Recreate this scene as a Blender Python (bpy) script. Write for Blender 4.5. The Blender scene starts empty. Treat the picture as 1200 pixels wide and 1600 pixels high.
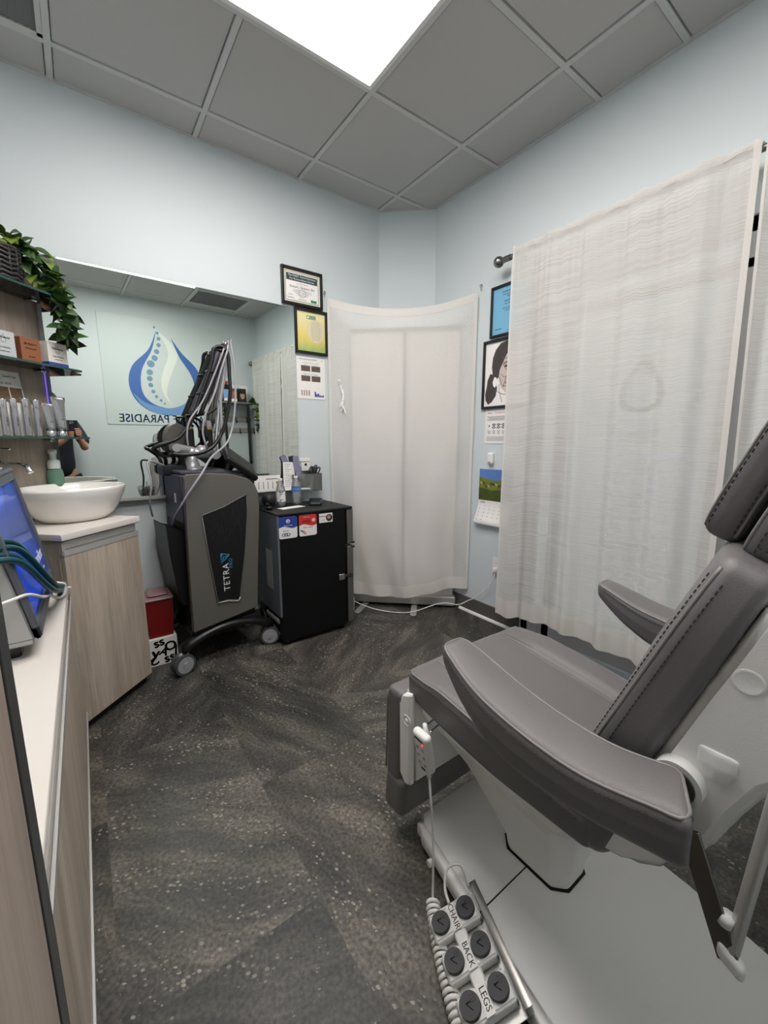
import bpy, bmesh, math, random
from mathutils import Vector, Matrix
random.seed(7)
sc = bpy.context.scene
COL = sc.collection
R = math.radians
PI = math.pi

# ------------------------------------------------------------------ camera
cam = bpy.data.cameras.new('camera')
cam.sensor_fit = 'VERTICAL'
cam.sensor_height = 36.0
cam.lens = 641.25 * 36.0 / 1600.0
cam.clip_start = 0.01
camo = bpy.data.objects.new('camera', cam)
camo.location = (0, 0, 1.22)
camo.rotation_euler = (R(90 - 9.59), 0, R(-36.1))
COL.objects.link(camo)
sc.camera = camo

# ------------------------------------------------------------------ colour management, world, lights
sc.view_settings.view_transform = 'Standard'
sc.view_settings.look = 'None'
sc.view_settings.gamma = 1.0
sc.view_settings.use_curve_mapping = False
sc.view_settings.exposure = 0.80
LAMP_STRENGTH = 9.0
SKY_STRENGTH = 0.45
w = bpy.data.worlds.new('World')
sc.world = w
w.use_nodes = True
wn = w.node_tree
bgn = wn.nodes['Background']
bgn.inputs['Color'].default_value = (0.95, 0.97, 1.0, 1)
bgn.inputs['Strength'].default_value = SKY_STRENGTH
try:
    sc.cycles.max_bounces = 10
    sc.cycles.diffuse_bounces = 6
    sc.cycles.transparent_max_bounces = 16
    sc.cycles.use_denoising = True
    sc.cycles.caustics_reflective = False
    sc.cycles.caustics_refractive = False
    sc.cycles.sample_clamp_indirect = 6.0
except Exception:
    pass


# ------------------------------------------------------------------ materials
def lin(c):
    return tuple((x / 255 / 12.92) if x / 255 <= 0.04045 else ((x / 255 + 0.055) / 1.055) ** 2.4 for x in c)


MATS = {}


def mat(name, rgb, rough=0.5, metal=0.0, var=0.0, vscale=8.0, bump=0.0, bscale=60.0, spec=None, emit=None, estr=0.0, trans=0.0, ior=1.45, alpha=None, coat=0.0):
    if name in MATS:
        return MATS[name]
    m = bpy.data.materials.new(name)
    m.use_nodes = True
    nt = m.node_tree
    b = nt.nodes['Principled BSDF']
    c = (*lin(rgb), 1)
    b.inputs['Base Color'].default_value = c
    b.inputs['Roughness'].default_value = rough
    b.inputs['Metallic'].default_value = metal
    if spec is not None:
        b.inputs['Specular IOR Level'].default_value = spec
    if coat:
        b.inputs['Coat Weight'].default_value = coat
    if trans:
        b.inputs['Transmission Weight'].default_value = trans
        b.inputs['IOR'].default_value = ior
    if alpha is not None:
        b.inputs['Alpha'].default_value = alpha
    if emit:
        b.inputs['Emission Color'].default_value = (*lin(emit), 1)
        b.inputs['Emission Strength'].default_value = estr
    tc = None
    if var or bump:
        tc = nt.nodes.new('ShaderNodeTexCoord')
    if var:
        n = nt.nodes.new('ShaderNodeTexNoise')
        n.inputs['Scale'].default_value = vscale
        n.inputs['Detail'].default_value = 4
        nt.links.new(tc.outputs['Object'], n.inputs['Vector'])
        hsv = nt.nodes.new('ShaderNodeMix')
        hsv.data_type = 'RGBA'
        lo = tuple(x * (1 - var) for x in c[:3]) + (1,)
        hi = tuple(min(1, x * (1 + var)) for x in c[:3]) + (1,)
        hsv.inputs[6].default_value = lo
        hsv.inputs[7].default_value = hi
        nt.links.new(n.outputs['Fac'], hsv.inputs[0])
        nt.links.new(hsv.outputs[2], b.inputs['Base Color'])
    if bump:
        n = nt.nodes.new('ShaderNodeTexNoise')
        n.inputs['Scale'].default_value = bscale
        n.inputs['Detail'].default_value = 3
        nt.links.new(tc.outputs['Object'], n.inputs['Vector'])
        bp = nt.nodes.new('ShaderNodeBump')
        bp.inputs['Strength'].default_value = bump
        bp.inputs['Distance'].default_value = 0.002
        nt.links.new(n.outputs['Fac'], bp.inputs['Height'])
        nt.links.new(bp.outputs['Normal'], b.inputs['Normal'])
    MATS[name] = m
    return m


def wood_mat(name, dark, light, axis='Z'):
    if name in MATS:
        return MATS[name]
    m = bpy.data.materials.new(name)
    m.use_nodes = True
    nt = m.node_tree
    b = nt.nodes['Principled BSDF']
    tc = nt.nodes.new('ShaderNodeTexCoord')
    mp = nt.nodes.new('ShaderNodeMapping')
    sx = {'Z': (9, 9, 0.45), 'Y': (9, 0.45, 9)}[axis]
    mp.inputs['Scale'].default_value = sx
    nt.links.new(tc.outputs['Object'], mp.inputs['Vector'])
    n1 = nt.nodes.new('ShaderNodeTexNoise')
    n1.inputs['Scale'].default_value = 1.4
    n1.inputs['Detail'].default_value = 3
    n1.inputs['Roughness'].default_value = 0.45
    nt.links.new(mp.outputs['Vector'], n1.inputs['Vector'])
    n2 = nt.nodes.new('ShaderNodeTexNoise')
    n2.inputs['Scale'].default_value = 14
    n2.inputs['Detail'].default_value = 5
    nt.links.new(mp.outputs['Vector'], n2.inputs['Vector'])
    ad = nt.nodes.new('ShaderNodeMath')
    ad.operation = 'MULTIPLY_ADD'
    ad.inputs[1].default_value = 0.42
    nt.links.new(n2.outputs['Fac'], ad.inputs[0])
    m2 = nt.nodes.new('ShaderNodeMath')
    m2.operation = 'MULTIPLY'
    m2.inputs[1].default_value = 0.62
    nt.links.new(n1.outputs['Fac'], m2.inputs[0])
    nt.links.new(m2.outputs[0], ad.inputs[2])
    cr = nt.nodes.new('ShaderNodeValToRGB')
    cr.color_ramp.elements[0].position = 0.36
    cr.color_ramp.elements[0].color = (*lin(dark), 1)
    cr.color_ramp.elements[1].position = 0.66
    cr.color_ramp.elements[1].color = (*lin(light), 1)
    nt.links.new(ad.outputs[0], cr.inputs['Fac'])
    nt.links.new(cr.outputs['Color'], b.inputs['Base Color'])
    b.inputs['Roughness'].default_value = 0.5
    MATS[name] = m
    return m


def floor_mat():
    m = bpy.data.materials.new('slate_vinyl_tile')
    m.use_nodes = True
    nt = m.node_tree
    N = nt.nodes
    L = nt.links
    b = N['Principled BSDF']
    uv = N.new('ShaderNodeUVMap')
    uv.uv_map = 'UVMap'
    at = N.new('ShaderNodeAttribute')
    at.attribute_name = 'tile_tone'
    # warped coordinates so the slate layers flow along the tile
    nw = N.new('ShaderNodeTexNoise')
    nw.inputs['Scale'].default_value = 2.2
    nw.inputs['Detail'].default_value = 2
    L.new(uv.outputs['UV'], nw.inputs['Vector'])
    mixw = N.new('ShaderNodeVectorMath')
    mixw.operation = 'MULTIPLY_ADD'
    mixw.inputs[1].default_value = (0.22, 0.22, 0)
    L.new(nw.outputs['Color'], mixw.inputs[0])
    L.new(uv.outputs['UV'], mixw.inputs[2])
    mp = N.new('ShaderNodeMapping')
    mp.inputs['Scale'].default_value = (1.5, 6.5, 1)
    L.new(mixw.outputs[0], mp.inputs['Vector'])
    n1 = N.new('ShaderNodeTexNoise')
    n1.inputs['Scale'].default_value = 1.3
    n1.inputs['Detail'].default_value = 6
    n1.inputs['Roughness'].default_value = 0.62
    L.new(mp.outputs['Vector'], n1.inputs['Vector'])
    cr = N.new('ShaderNodeValToRGB')
    e = cr.color_ramp.elements
    e[0].position = 0.34
    e[0].color = (*lin((44, 43, 42)), 1)
    e[1].position = 0.68
    e[1].color = (*lin((102, 98, 90)), 1)
    k = e.new(0.5)
    k.color = (*lin((68, 66, 62)), 1)
    L.new(n1.outputs['Fac'], cr.inputs['Fac'])
    # fine grain
    n2 = N.new('ShaderNodeTexNoise')
    n2.inputs['Scale'].default_value = 95
    n2.inputs['Detail'].default_value = 3
    L.new(uv.outputs['UV'], n2.inputs['Vector'])
    ov = N.new('ShaderNodeMix')
    ov.data_type = 'RGBA'
    ov.blend_type = 'OVERLAY'
    ov.inputs[0].default_value = 0.75
    L.new(cr.outputs['Color'], ov.inputs[6])
    L.new(n2.outputs['Color'], ov.inputs[7])
    bw = N.new('ShaderNodeRGBToBW')
    L.new(n2.outputs['Fac'], bw.inputs[0])
    gr = N.new('ShaderNodeMapRange')
    gr.inputs['From Min'].default_value = 0.32
    gr.inputs['From Max'].default_value = 0.68
    gr.inputs['To Min'].default_value = 0.12
    gr.inputs['To Max'].default_value = 0.88
    L.new(n2.outputs['Fac'], gr.inputs['Value'])
    L.new(gr.outputs[0], ov.inputs[7])
    # pale chips, in streaked patches
    vo = N.new('ShaderNodeTexVoronoi')
    vo.inputs['Scale'].default_value = 98
    vo.inputs['Randomness'].default_value = 1.0
    mp2 = N.new('ShaderNodeMapping')
    mp2.inputs['Scale'].default_value = (0.85, 1.25, 1)
    L.new(uv.outputs['UV'], mp2.inputs['Vector'])
    L.new(mp2.outputs['Vector'], vo.inputs['Vector'])
    lt = N.new('ShaderNodeMath')
    lt.operation = 'LESS_THAN'
    sep = N.new('ShaderNodeSeparateColor')
    L.new(vo.outputs['Color'], sep.inputs[0])
    szr = N.new('ShaderNodeMath')
    szr.operation = 'MULTIPLY_ADD'
    szr.inputs[1].default_value = 0.46
    szr.inputs[2].default_value = 0.03
    L.new(sep.outputs[2], szr.inputs[0])
    L.new(vo.outputs['Distance'], lt.inputs[0])
    L.new(szr.outputs[0], lt.inputs[1])
    n3 = N.new('ShaderNodeTexNoise')
    n3.inputs['Scale'].default_value = 2.6
    n3.inputs['Detail'].default_value = 6
    n3.inputs['Roughness'].default_value = 0.7
    mp3 = N.new('ShaderNodeMapping')
    mp3.inputs['Scale'].default_value = (1, 3.2, 1)
    mp3.inputs['Location'].default_value = (3.7, 1.2, 0)
    L.new(mixw.outputs[0], mp3.inputs['Vector'])
    L.new(mp3.outputs['Vector'], n3.inputs['Vector'])
    th = N.new('ShaderNodeMapRange')
    th.inputs['From Min'].default_value = 0.49
    th.inputs['From Max'].default_value = 0.59
    th.inputs['To Min'].default_value = 0.0
    th.inputs['To Max'].default_value = 1.0
    L.new(n3.outputs['Fac'], th.inputs['Value'])
    l2 = N.new('ShaderNodeMath')
    l2.operation = 'LESS_THAN'
    L.new(sep.outputs[0], l2.inputs[0])
    L.new(th.outputs[0], l2.inputs[1])
    mu = N.new('ShaderNodeMath')
    mu.operation = 'MULTIPLY'
    L.new(lt.outputs[0], mu.inputs[0])
    L.new(l2.outputs[0], mu.inputs[1])
    mu2 = N.new('ShaderNodeMath')
    mu2.operation = 'MULTIPLY'
    L.new(mu.outputs[0], mu2.inputs[0])
    L.new(sep.outputs[1], mu2.inputs[1])
    mx = N.new('ShaderNodeMix')
    mx.data_type = 'RGBA'
    mx.inputs[7].default_value = (*lin((150, 145, 132)), 1)
    L.new(mu2.outputs[0], mx.inputs[0])
    L.new(ov.outputs[2], mx.inputs[6])
    # tone per tile
    mm = N.new('ShaderNodeMix')
    mm.data_type = 'RGBA'
    mm.blend_type = 'MULTIPLY'
    mm.inputs[0].default_value = 1.0
    L.new(mx.outputs[2], mm.inputs[6])
    L.new(at.outputs['Color'], mm.inputs[7])
    L.new(mm.outputs[2], b.inputs['Base Color'])
    b.inputs['Roughness'].default_value = 0.48
    bp = N.new('ShaderNodeBump')
    bp.inputs['Strength'].default_value = 0.25
    bp.inputs['Distance'].default_value = 0.003
    L.new(n1.outputs['Fac'], bp.inputs['Height'])
    L.new(bp.outputs['Normal'], b.inputs['Normal'])
    return m


def sheer_mat(name, rgb, clear, band=True, scale=420.0):
    m = bpy.data.materials.new(name)
    m.use_nodes = True
    nt = m.node_tree
    N = nt.nodes
    L = nt.links
    for n in list(N):
        N.remove(n)
    out = N.new('ShaderNodeOutputMaterial')
    dif = N.new('ShaderNodeBsdfDiffuse')
    trl = N.new('ShaderNodeBsdfTranslucent')
    tra = N.new('ShaderNodeBsdfTransparent')
    m1 = N.new('ShaderNodeMixShader')
    m2 = N.new('ShaderNodeMixShader')
    c = (*lin(rgb), 1)
    dif.inputs['Color'].default_value = c
    trl.inputs['Color'].default_value = c
    m1.inputs[0].default_value = 0.35
    L.new(dif.outputs[0], m1.inputs[1])
    L.new(trl.outputs[0], m1.inputs[2])
    uv = N.new('ShaderNodeUVMap')
    uv.uv_map = 'UVMap'
    mp = N.new('ShaderNodeMapping')
    mp.inputs['Scale'].default_value = (6, scale, 1) if band else (300, 300, 1)
    L.new(uv.outputs['UV'], mp.inputs['Vector'])
    n = N.new('ShaderNodeTexNoise')
    n.inputs['Scale'].default_value = 1.0 if not band else 0.35
    n.inputs['Detail'].default_value = 2
    L.new(mp.outputs['Vector'], n.inputs['Vector'])
    mr = N.new('ShaderNodeMapRange')
    mr.inputs['From Min'].default_value = 0.42
    mr.inputs['From Max'].default_value = 0.66
    mr.inputs['To Min'].default_value = clear * 0.35
    mr.inputs['To Max'].default_value = clear * 2.1
    L.new(n.outputs['Fac'], mr.inputs['Value'])
    L.new(mr.outputs[0], m2.inputs[0])
    L.new(m1.outputs[0], m2.inputs[1])
    L.new(tra.outputs[0], m2.inputs[2])
    bp = N.new('ShaderNodeBump')
    bp.inputs['Strength'].default_value = 0.45
    bp.inputs['Distance'].default_value = 0.003
    L.new(n.outputs['Fac'], bp.inputs['Height'])
    L.new(bp.outputs['Normal'], dif.inputs['Normal'])
    L.new(m2.outputs[0], out.inputs['Surface'])
    MATS[name] = m
    return m


def glass_mat(name, rgb, rough=0.0, fac=0.85, fres=1.0, milk=0.0):
    """thin clear sheet: mostly transparent with a glossy reflection"""
    m = bpy.data.materials.new(name)
    m.use_nodes = True
    nt = m.node_tree
    N = nt.nodes
    L = nt.links
    for n in list(N):
        N.remove(n)
    out = N.new('ShaderNodeOutputMaterial')
    g = N.new('ShaderNodeBsdfGlossy')
    g.inputs['Roughness'].default_value = rough
    t = N.new('ShaderNodeBsdfTransparent')
    t.inputs['Color'].default_value = (*lin(rgb), 1)
    fr = N.new('ShaderNodeFresnel')
    fr.inputs['IOR'].default_value = 1.5
    mx = N.new('ShaderNodeMixShader')
    ad = N.new('ShaderNodeMath')
    ad.operation = 'MULTIPLY_ADD'
    ad.inputs[1].default_value = fres
    ad.inputs[2].default_value = 1 - fac
    ad.use_clamp = True
    L.new(fr.outputs[0], ad.inputs[0])
    L.new(ad.outputs[0], mx.inputs[0])
    L.new(t.outputs[0], mx.inputs[1])
    L.new(g.outputs[0], mx.inputs[2])
    last = mx
    if milk:
        df = N.new('ShaderNodeBsdfDiffuse')
        df.inputs['Color'].default_value = (*lin(rgb), 1)
        m3 = N.new('ShaderNodeMixShader')
        m3.inputs[0].default_value = milk
        L.new(mx.outputs[0], m3.inputs[1])
        L.new(df.outputs[0], m3.inputs[2])
        last = m3
    L.new(last.outputs[0], out.inputs['Surface'])
    MATS[name] = m
    return m


M_WALL = mat('painted_wall', (208, 216, 218), 0.55, bump=0.05, bscale=180)
M_WALL_W = mat('painted_chamfer', (208, 217, 219), 0.55, bump=0.05, bscale=180)
M_CEIL = mat('ceiling_board', (188, 186, 184), 0.9, bump=0.25, bscale=260)
M_TBAR = mat('ceiling_grid_metal', (200, 200, 198), 0.5)
M_FLOOR = floor_mat()
M_BASE = mat('rubber_baseboard', (92, 88, 84), 0.5)
M_WHITE = mat('white_plastic', (232, 231, 228), 0.42)
M_WHITE2 = mat('white_paper', (238, 236, 232), 0.8)
M_SHELL = mat('white_moulded_shell', (240, 239, 236), 0.5, bump=0.12, bscale=420)
M_LEATHER = mat('grey_leather', (106, 103, 103), 0.36, bump=0.35, bscale=900)
M_LEATHER_D = mat('grey_leather_panel', (92, 90, 92), 0.40, bump=0.35, bscale=900)
M_THREAD = mat('dark_thread', (52, 51, 52), 0.7)
M_PIPING = mat('grey_piping', (126, 123, 121), 0.4)
M_WOOD = wood_mat('ash_laminate', (150, 137, 123), (190, 177, 162))
M_WOODP = wood_mat('ash_laminate_panel', (138, 124, 114), (172, 158, 146))
M_COUNTER = mat('white_quartz', (222, 216, 209), 0.28, var=0.03, vscale=5)
M_ALU = mat('brushed_aluminium', (196, 195, 192), 0.38, metal=0.55)
M_ALU_D = mat('dark_aluminium', (88, 90, 90), 0.4, metal=0.6)
M_CHROME = mat('chrome', (225, 225, 228), 0.07, metal=1.0)
M_STEEL = mat('brushed_nickel', (135, 132, 128), 0.28, metal=1.0)
M_BLACK = mat('black_plastic', (16, 16, 17), 0.4)
M_BLACKM = mat('black_matte', (13, 13, 14), 0.6)
M_FRIDGE = mat('black_fridge_enamel', (8, 8, 9), 0.5, spec=.3)
M_FRIDGEB = mat('grey_fridge_sheet', (92, 96, 101), 0.45)
M_FRIDGED = mat('grey_fridge_door', (112, 111, 109), 0.4, metal=0.5)
M_TETRA = mat('olive_grey_plastic', (94, 92, 86), 0.5)
M_NAVY = mat('dark_slate_plastic', (62, 61, 70), 0.45)
M_SILVER = mat('silver_paint', (170, 170, 172), 0.35, metal=0.4)
M_TYRE = mat('grey_rubber_tyre', (70, 71, 74), 0.6)
M_WHEEL = mat('grey_wheel_plastic', (150, 151, 154), 0.5)
M_CERAMIC = mat('white_ceramic', (236, 233, 228), 0.12, coat=0.5)
M_TEXT = mat('ink_black', (30, 30, 32), 0.7)
M_TEXTG = mat('ink_grey', (120, 120, 122), 0.7)
M_FRAME = mat('black_picture_frame', (18, 17, 17), 0.35)
M_LEAF = mat('leaf_green', (52, 84, 38), 0.45, var=0.45, vscale=14)
M_LEAF2 = mat('leaf_lime', (112, 132, 52), 0.45, var=0.3, vscale=16)
M_STEM = mat('vine_stem', (70, 72, 36), 0.6)
M_BLUE = mat('logo_blue', (62, 104, 172), 0.5)
M_BLUE2 = mat('logo_light_blue', (112, 154, 204), 0.5)
M_TEAL = mat('logo_dot_blue', (112, 146, 172), 0.5)
M_NAVYTXT = mat('logo_navy_text', (62, 98, 146), 0.5)
M_RIBBON = mat('logo_white_ribbon', (226, 230, 222), 0.5)
M_ACRYL = mat('frosted_acrylic_panel', (203, 213, 212), 0.30, bump=0.05, bscale=90, spec=.25)
M_GLASS = glass_mat('clear_glass', (247, 251, 250))
M_PET = glass_mat('clear_bottle_plastic', (246, 250, 252), fac=0.9, milk=0.16)
M_GLASSG = glass_mat('green_edge_glass', (196, 222, 214), fac=0.94)
M_GEDGE = mat('glass_edge_green', (44, 78, 70), 0.15)
M_SKIN = mat('skin', (190, 140, 116), 0.55)
M_SHIRT = mat('navy_shirt', (26, 28, 40), 0.8)
M_TROUSER = mat('black_trousers', (22, 22, 26), 0.8)
M_HAIR = mat('brown_hair', (50, 36, 28), 0.6)
M_RED = mat('sharps_red', (118, 14, 16), 0.35)
M_REDLID = mat('smoky_lid', (150, 118, 122), 0.3)
M_MIRROR = bpy.data.materials.new('mirror_silver')
M_MIRROR.use_nodes = True
_b = M_MIRROR.node_tree.nodes['Principled BSDF']
_b.inputs['Base Color'].default_value = (0.80, 0.86, 0.82, 1)
_b.inputs['Metallic'].default_value = 1.0
_b.inputs['Roughness'].default_value = 0.0
M_LAMP = mat('lamp_diffuser', (255, 250, 240), 0.6, emit=(255, 250, 247), estr=LAMP_STRENGTH)


# ------------------------------------------------------------------ mesh collector
class MB:
    def __init__(s):
        s.v = []
        s.f = []
        s.fm = []
        s.sm = []
        s.uv = {}
        s.mats = []
        s.tone = None
        s.wn = False
        s.marks = []

    def mi(s, m):
        if m not in s.mats:
            s.mats.append(m)
        return s.mats.index(m)

    def add(s, verts, faces, m, smooth=False, mx=None):
        o = len(s.v)
        for p in verts:
            p = Vector(p)
            s.v.append(tuple(mx @ p) if mx is not None else tuple(p))
        k = s.mi(m)
        for f in faces:
            s.f.append(tuple(i + o for i in f))
            s.fm.append(k)
            s.sm.append(smooth)
        return o

    def box(s, a, b, m, mx=None, bevel=0.0, seg=2):
        a = Vector(a)
        b = Vector(b)
        lo = Vector((min(a.x, b.x), min(a.y, b.y), min(a.z, b.z)))
        hi = Vector((max(a.x, b.x), max(a.y, b.y), max(a.z, b.z)))
        if bevel:
            return s.bm(lambda bm: bmesh.ops.create_cube(bm, size=1, matrix=Matrix.Translation((lo + hi) / 2) @ Matrix.Diagonal((*(hi - lo), 1))), m, mx, bevel, seg)
        v = [(x, y, z) for x in (lo.x, hi.x) for y in (lo.y, hi.y) for z in (lo.z, hi.z)]
        f = [(0, 1, 3, 2), (4, 6, 7, 5), (0, 4, 5, 1), (2, 3, 7, 6), (0, 2, 6, 4), (1, 5, 7, 3)]
        s.add(v, f, m, False, mx)

    def bm(s, fn, m, mx=None, bevel=0.0, seg=2, smooth=None):
        bm = bmesh.new()
        fn(bm)
        if bevel:
            s.wn = True
            bmesh.ops.bevel(bm, geom=bm.edges[:] + bm.verts[:], offset=bevel, segments=seg, affect='EDGES', clamp_overlap=True)
        bm.verts.index_update()
        vs = [v.co.copy() for v in bm.verts]
        fs = [[v.index for v in f.verts] for f in bm.faces]
        bm.free()
        s.add(vs, fs, m, bool(bevel) if smooth is None else smooth, mx)

    def prism(s, pts, d0, d1, m, axis='y', mx=None, bevel=0.0, seg=2, smooth=None):
        """polygon pts (2D) extruded along axis; axis 'y': pts are (x,z); 'x': (y,z); 'z': (x,y)"""
        def P(p, d):
            return {'y': (p[0], d, p[1]), 'x': (d, p[0], p[1]), 'z': (p[0], p[1], d)}[axis]
        n = len(pts)

        def fn(bm):
            a = [bm.verts.new(P(p, d0)) for p in pts]
            b = [bm.verts.new(P(p, d1)) for p in pts]
            bm.faces.new(a)
            bm.faces.new(b[::-1])
            for i in range(n):
                bm.faces.new((a[i], b[i], b[(i + 1) % n], a[(i + 1) % n])[::-1])
            bmesh.ops.recalc_face_normals(bm, faces=bm.faces[:])
        s.bm(fn, m, mx, bevel, seg, smooth)

    def tube(s, path, r, m, n=8, smooth=True, cap=True, closed=False, sub=0, mx=None):
        P = [Vector(p) for p in path]
        if sub:
            P = smooth_path(P, sub, closed)
        rr = r if hasattr(r, '__len__') else None
        verts = []
        faces = []
        k = len(P)
        up = None
        for i, p in enumerate(P):
            if closed:
                t = (P[(i + 1) % k] - P[i - 1])
            else:
                t = P[min(i + 1, k - 1)] - P[max(i - 1, 0)]
            t = t.normalized() if t.length > 1e-9 else Vector((0, 0, 1))
            if up is None:
                up = Vector((0, 0, 1)) if abs(t.z) < 0.9 else Vector((1, 0, 0))
            a = t.cross(up)
            if a.length < 1e-6:
                a = t.cross(Vector((1, 0.3, 0)))
            a.normalize()
            b = a.cross(t).normalized()
            up = b
            ri = (rr[min(len(rr) - 1, int(i * len(rr) / k))] if rr else r)
            for j in range(n):
                th = 2 * PI * j / n
                verts.append(p + (a * math.cos(th) + b * math.sin(th)) * ri)
        for i in range(k if closed else k - 1):
            i2 = (i + 1) % k
            for j in range(n):
                j2 = (j + 1) % n
                faces.append((i * n + j, i * n + j2, i2 * n + j2, i2 * n + j))
        if cap and not closed:
            faces.append(tuple(range(n))[::-1])
            faces.append(tuple((k - 1) * n + j for j in range(n)))
        s.add(verts, faces, m, smooth, mx)

    def cyl(s, p0, p1, r, m, n=20, r2=None, smooth=True):
        p0 = Vector(p0)
        p1 = Vector(p1)
        t = (p1 - p0).normalized()
        a = t.cross(Vector((0, 0, 1)) if abs(t.z) < 0.9 else Vector((1, 0, 0))).normalized()
        b = t.cross(a)
        r2 = r if r2 is None else r2
        v = []
        for p, q in ((p0, r), (p1, r2)):
            for j in range(n):
                th = 2 * PI * j / n
                v.append(p + (a * math.cos(th) + b * math.sin(th)) * q)
        s.add(v, [(j, (j + 1) % n, n + (j + 1) % n, n + j) for j in range(n)], m, smooth)
        s.add(v, [tuple(range(n))[::-1], tuple(range(n, 2 * n))], m, False)

    def lathe(s, prof, m, c=(0, 0, 0), n=32, sx=1.0, sy=1.0, mx=None, smooth=True, caps=False):
        v = []
        k = len(prof)
        for r, z in prof:
            for j in range(n):
                th = 2 * PI * j / n
                v.append((c[0] + r * math.cos(th) * sx, c[1] + r * math.sin(th) * sy, c[2] + z))
        f = []
        for i in range(k - 1):
            for j in range(n):
                j2 = (j + 1) % n
                f.append((i * n + j, i * n + j2, (i + 1) * n + j2, (i + 1) * n + j))
        if caps:
            f.append(tuple(range(n))[::-1])
            f.append(tuple((k - 1) * n + j for j in range(n)))
        s.add(v, f, m, smooth, mx)

    def sphere(s, c, r, m, n=16, sc_=(1, 1, 1)):
        prof = [(max(1e-4, r * math.sin(PI * i / (n // 2))), -r * math.cos(PI * i / (n // 2)) * sc_[2]) for i in range(n // 2 + 1)]
        s.lathe(prof, m, c, n, sc_[0], sc_[1])

    def grid(s, fn, nu, nv, m, smooth=True, uvs=None):
        v = [fn(i / nu, j / nv) for j in range(nv + 1) for i in range(nu + 1)]
        f = []
        o = len(s.f)
        for j in range(nv):
            for i in range(nu):
                a = j * (nu + 1) + i
                f.append((a, a + 1, a + nu + 2, a + nu + 1))
                if uvs:
                    s.uv[o + len(f) - 1] = [(q[0] / nu * uvs[0], q[1] / nv * uvs[1]) for q in ((i, j), (i + 1, j), (i + 1, j + 1), (i, j + 1))]
        s.add(v, f, m, smooth)

    def quad(s, a, b, c, d, m):
        s.add([a, b, c, d], [(0, 1, 2, 3)], m)

    def loft(s, loops, m, smooth=True, cap=True, mx=None):
        n = len(loops[0])
        v = [p for lp in loops for p in lp]
        f = []
        for i in range(len(loops) - 1):
            for j in range(n):
                j2 = (j + 1) % n
                f.append((i * n + j, i * n + j2, (i + 1) * n + j2, (i + 1) * n + j))
        if cap:
            f.append(tuple(range(n))[::-1])
            f.append(tuple((len(loops) - 1) * n + j for j in range(n)))
        s.add(v, f, m, smooth, mx)

    def cushion(s, h, r, m, fn=None, nseg=8, mx=None, flip=False):
        """rounded block of half sizes h, edge radius r, points passed through fn"""
        def ax(H):
            rr = min(r, H * 0.999)
            e = [-H + rr * (1 - math.cos(PI / 2 * i / 4)) for i in range(5)]
            mid = [-H + rr + (2 * (H - rr)) * i / nseg for i in range(1, nseg)]
            return e + mid + [-q for q in e[::-1]]
        X, Y, Z = ax(h[0]), ax(h[1]), ax(h[2])
        idx = {}
        verts = []
        faces = []

        def vert(i, j, k):
            key = (i, j, k)
            if key in idx:
                return idx[key]
            p = Vector((X[i], Y[j], Z[k]))
            inn = Vector([max(-(H - min(r, H * 0.999)), min(H - min(r, H * 0.999), q)) for q, H in zip(p, h)])
            d = p - inn
            if d.length > 1e-9:
                p = inn + d.normalized() * r
            if fn:
                p = Vector(fn(p))
            idx[key] = len(verts)
            verts.append(p)
            return idx[key]
        a, b, c = len(X) - 1, len(Y) - 1, len(Z) - 1
        for i in range(a):
            for j in range(b):
                faces.append((vert(i, j, 0), vert(i, j + 1, 0), vert(i + 1, j + 1, 0), vert(i + 1, j, 0)))
                faces.append((vert(i, j, c), vert(i + 1, j, c), vert(i + 1, j + 1, c), vert(i, j + 1, c)))
        for i in range(a):
            for k in range(c):
                faces.append((vert(i, 0, k), vert(i + 1, 0, k), vert(i + 1, 0, k + 1), vert(i, 0, k + 1)))
                faces.append((vert(i, b, k), vert(i, b, k + 1), vert(i + 1, b, k + 1), vert(i + 1, b, k)))
        for j in range(b):
            for k in range(c):
                faces.append((vert(0, j, k), vert(0, j, k + 1), vert(0, j + 1, k + 1), vert(0, j + 1, k)))
                faces.append((vert(a, j, k), vert(a, j + 1, k), vert(a, j + 1, k + 1), vert(a, j, k + 1)))
        if flip:
            faces = [f[::-1] for f in faces]
        s.add(verts, faces, m, True, mx)

    def text(s, txt, size, m, mx, depth=0.0004, align='CENTER', spacing=1.0):
        vs, fs = text_mesh(txt, size, depth, align, spacing)
        s.add(vs, fs, m, False, mx)

    def dashes(s, path, m, dash=0.006, gap=0.004, r=0.0011, sub=6):
        P = smooth_path([Vector(p) for p in path], sub, False)
        acc = 0.0
        on = True
        cur = [P[0]]
        for a, b in zip(P, P[1:]):
            L_ = (b - a).length
            pos = 0.0
            while L_ - pos > 1e-6:
                need = (dash if on else gap) - acc
                st = min(need, L_ - pos)
                pos += st
                acc += st
                q = a.lerp(b, pos / L_)
                if on:
                    cur.append(q)
                if acc >= (dash if on else gap) - 1e-7:
                    if on and len(cur) > 1:
                        s.tube([cur[0], cur[-1]], r, m, 4, False)
                    on = not on
                    acc = 0.0
                    cur = [q]

    def build_parts(s, name, parent=None, world_of=None, per=None):
        """one object per marked run of faces (s.marks holds the first vertex and face of each run)"""
        ends = s.marks[1:] + [(len(s.v), len(s.f))]
        for (v0, f0), (v1, f1) in zip(s.marks, ends):
            q = MB()
            q.v = s.v[v0:v1]
            q.f = [tuple(i - v0 for i in f) for f in s.f[f0:f1]]
            q.fm, q.sm, q.mats, q.wn = s.fm[f0:f1], s.sm[f0:f1], s.mats, s.wn
            q.build(name, parent, None, world_of)

    def mark(s):
        s.marks.append((len(s.v), len(s.f)))

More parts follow.
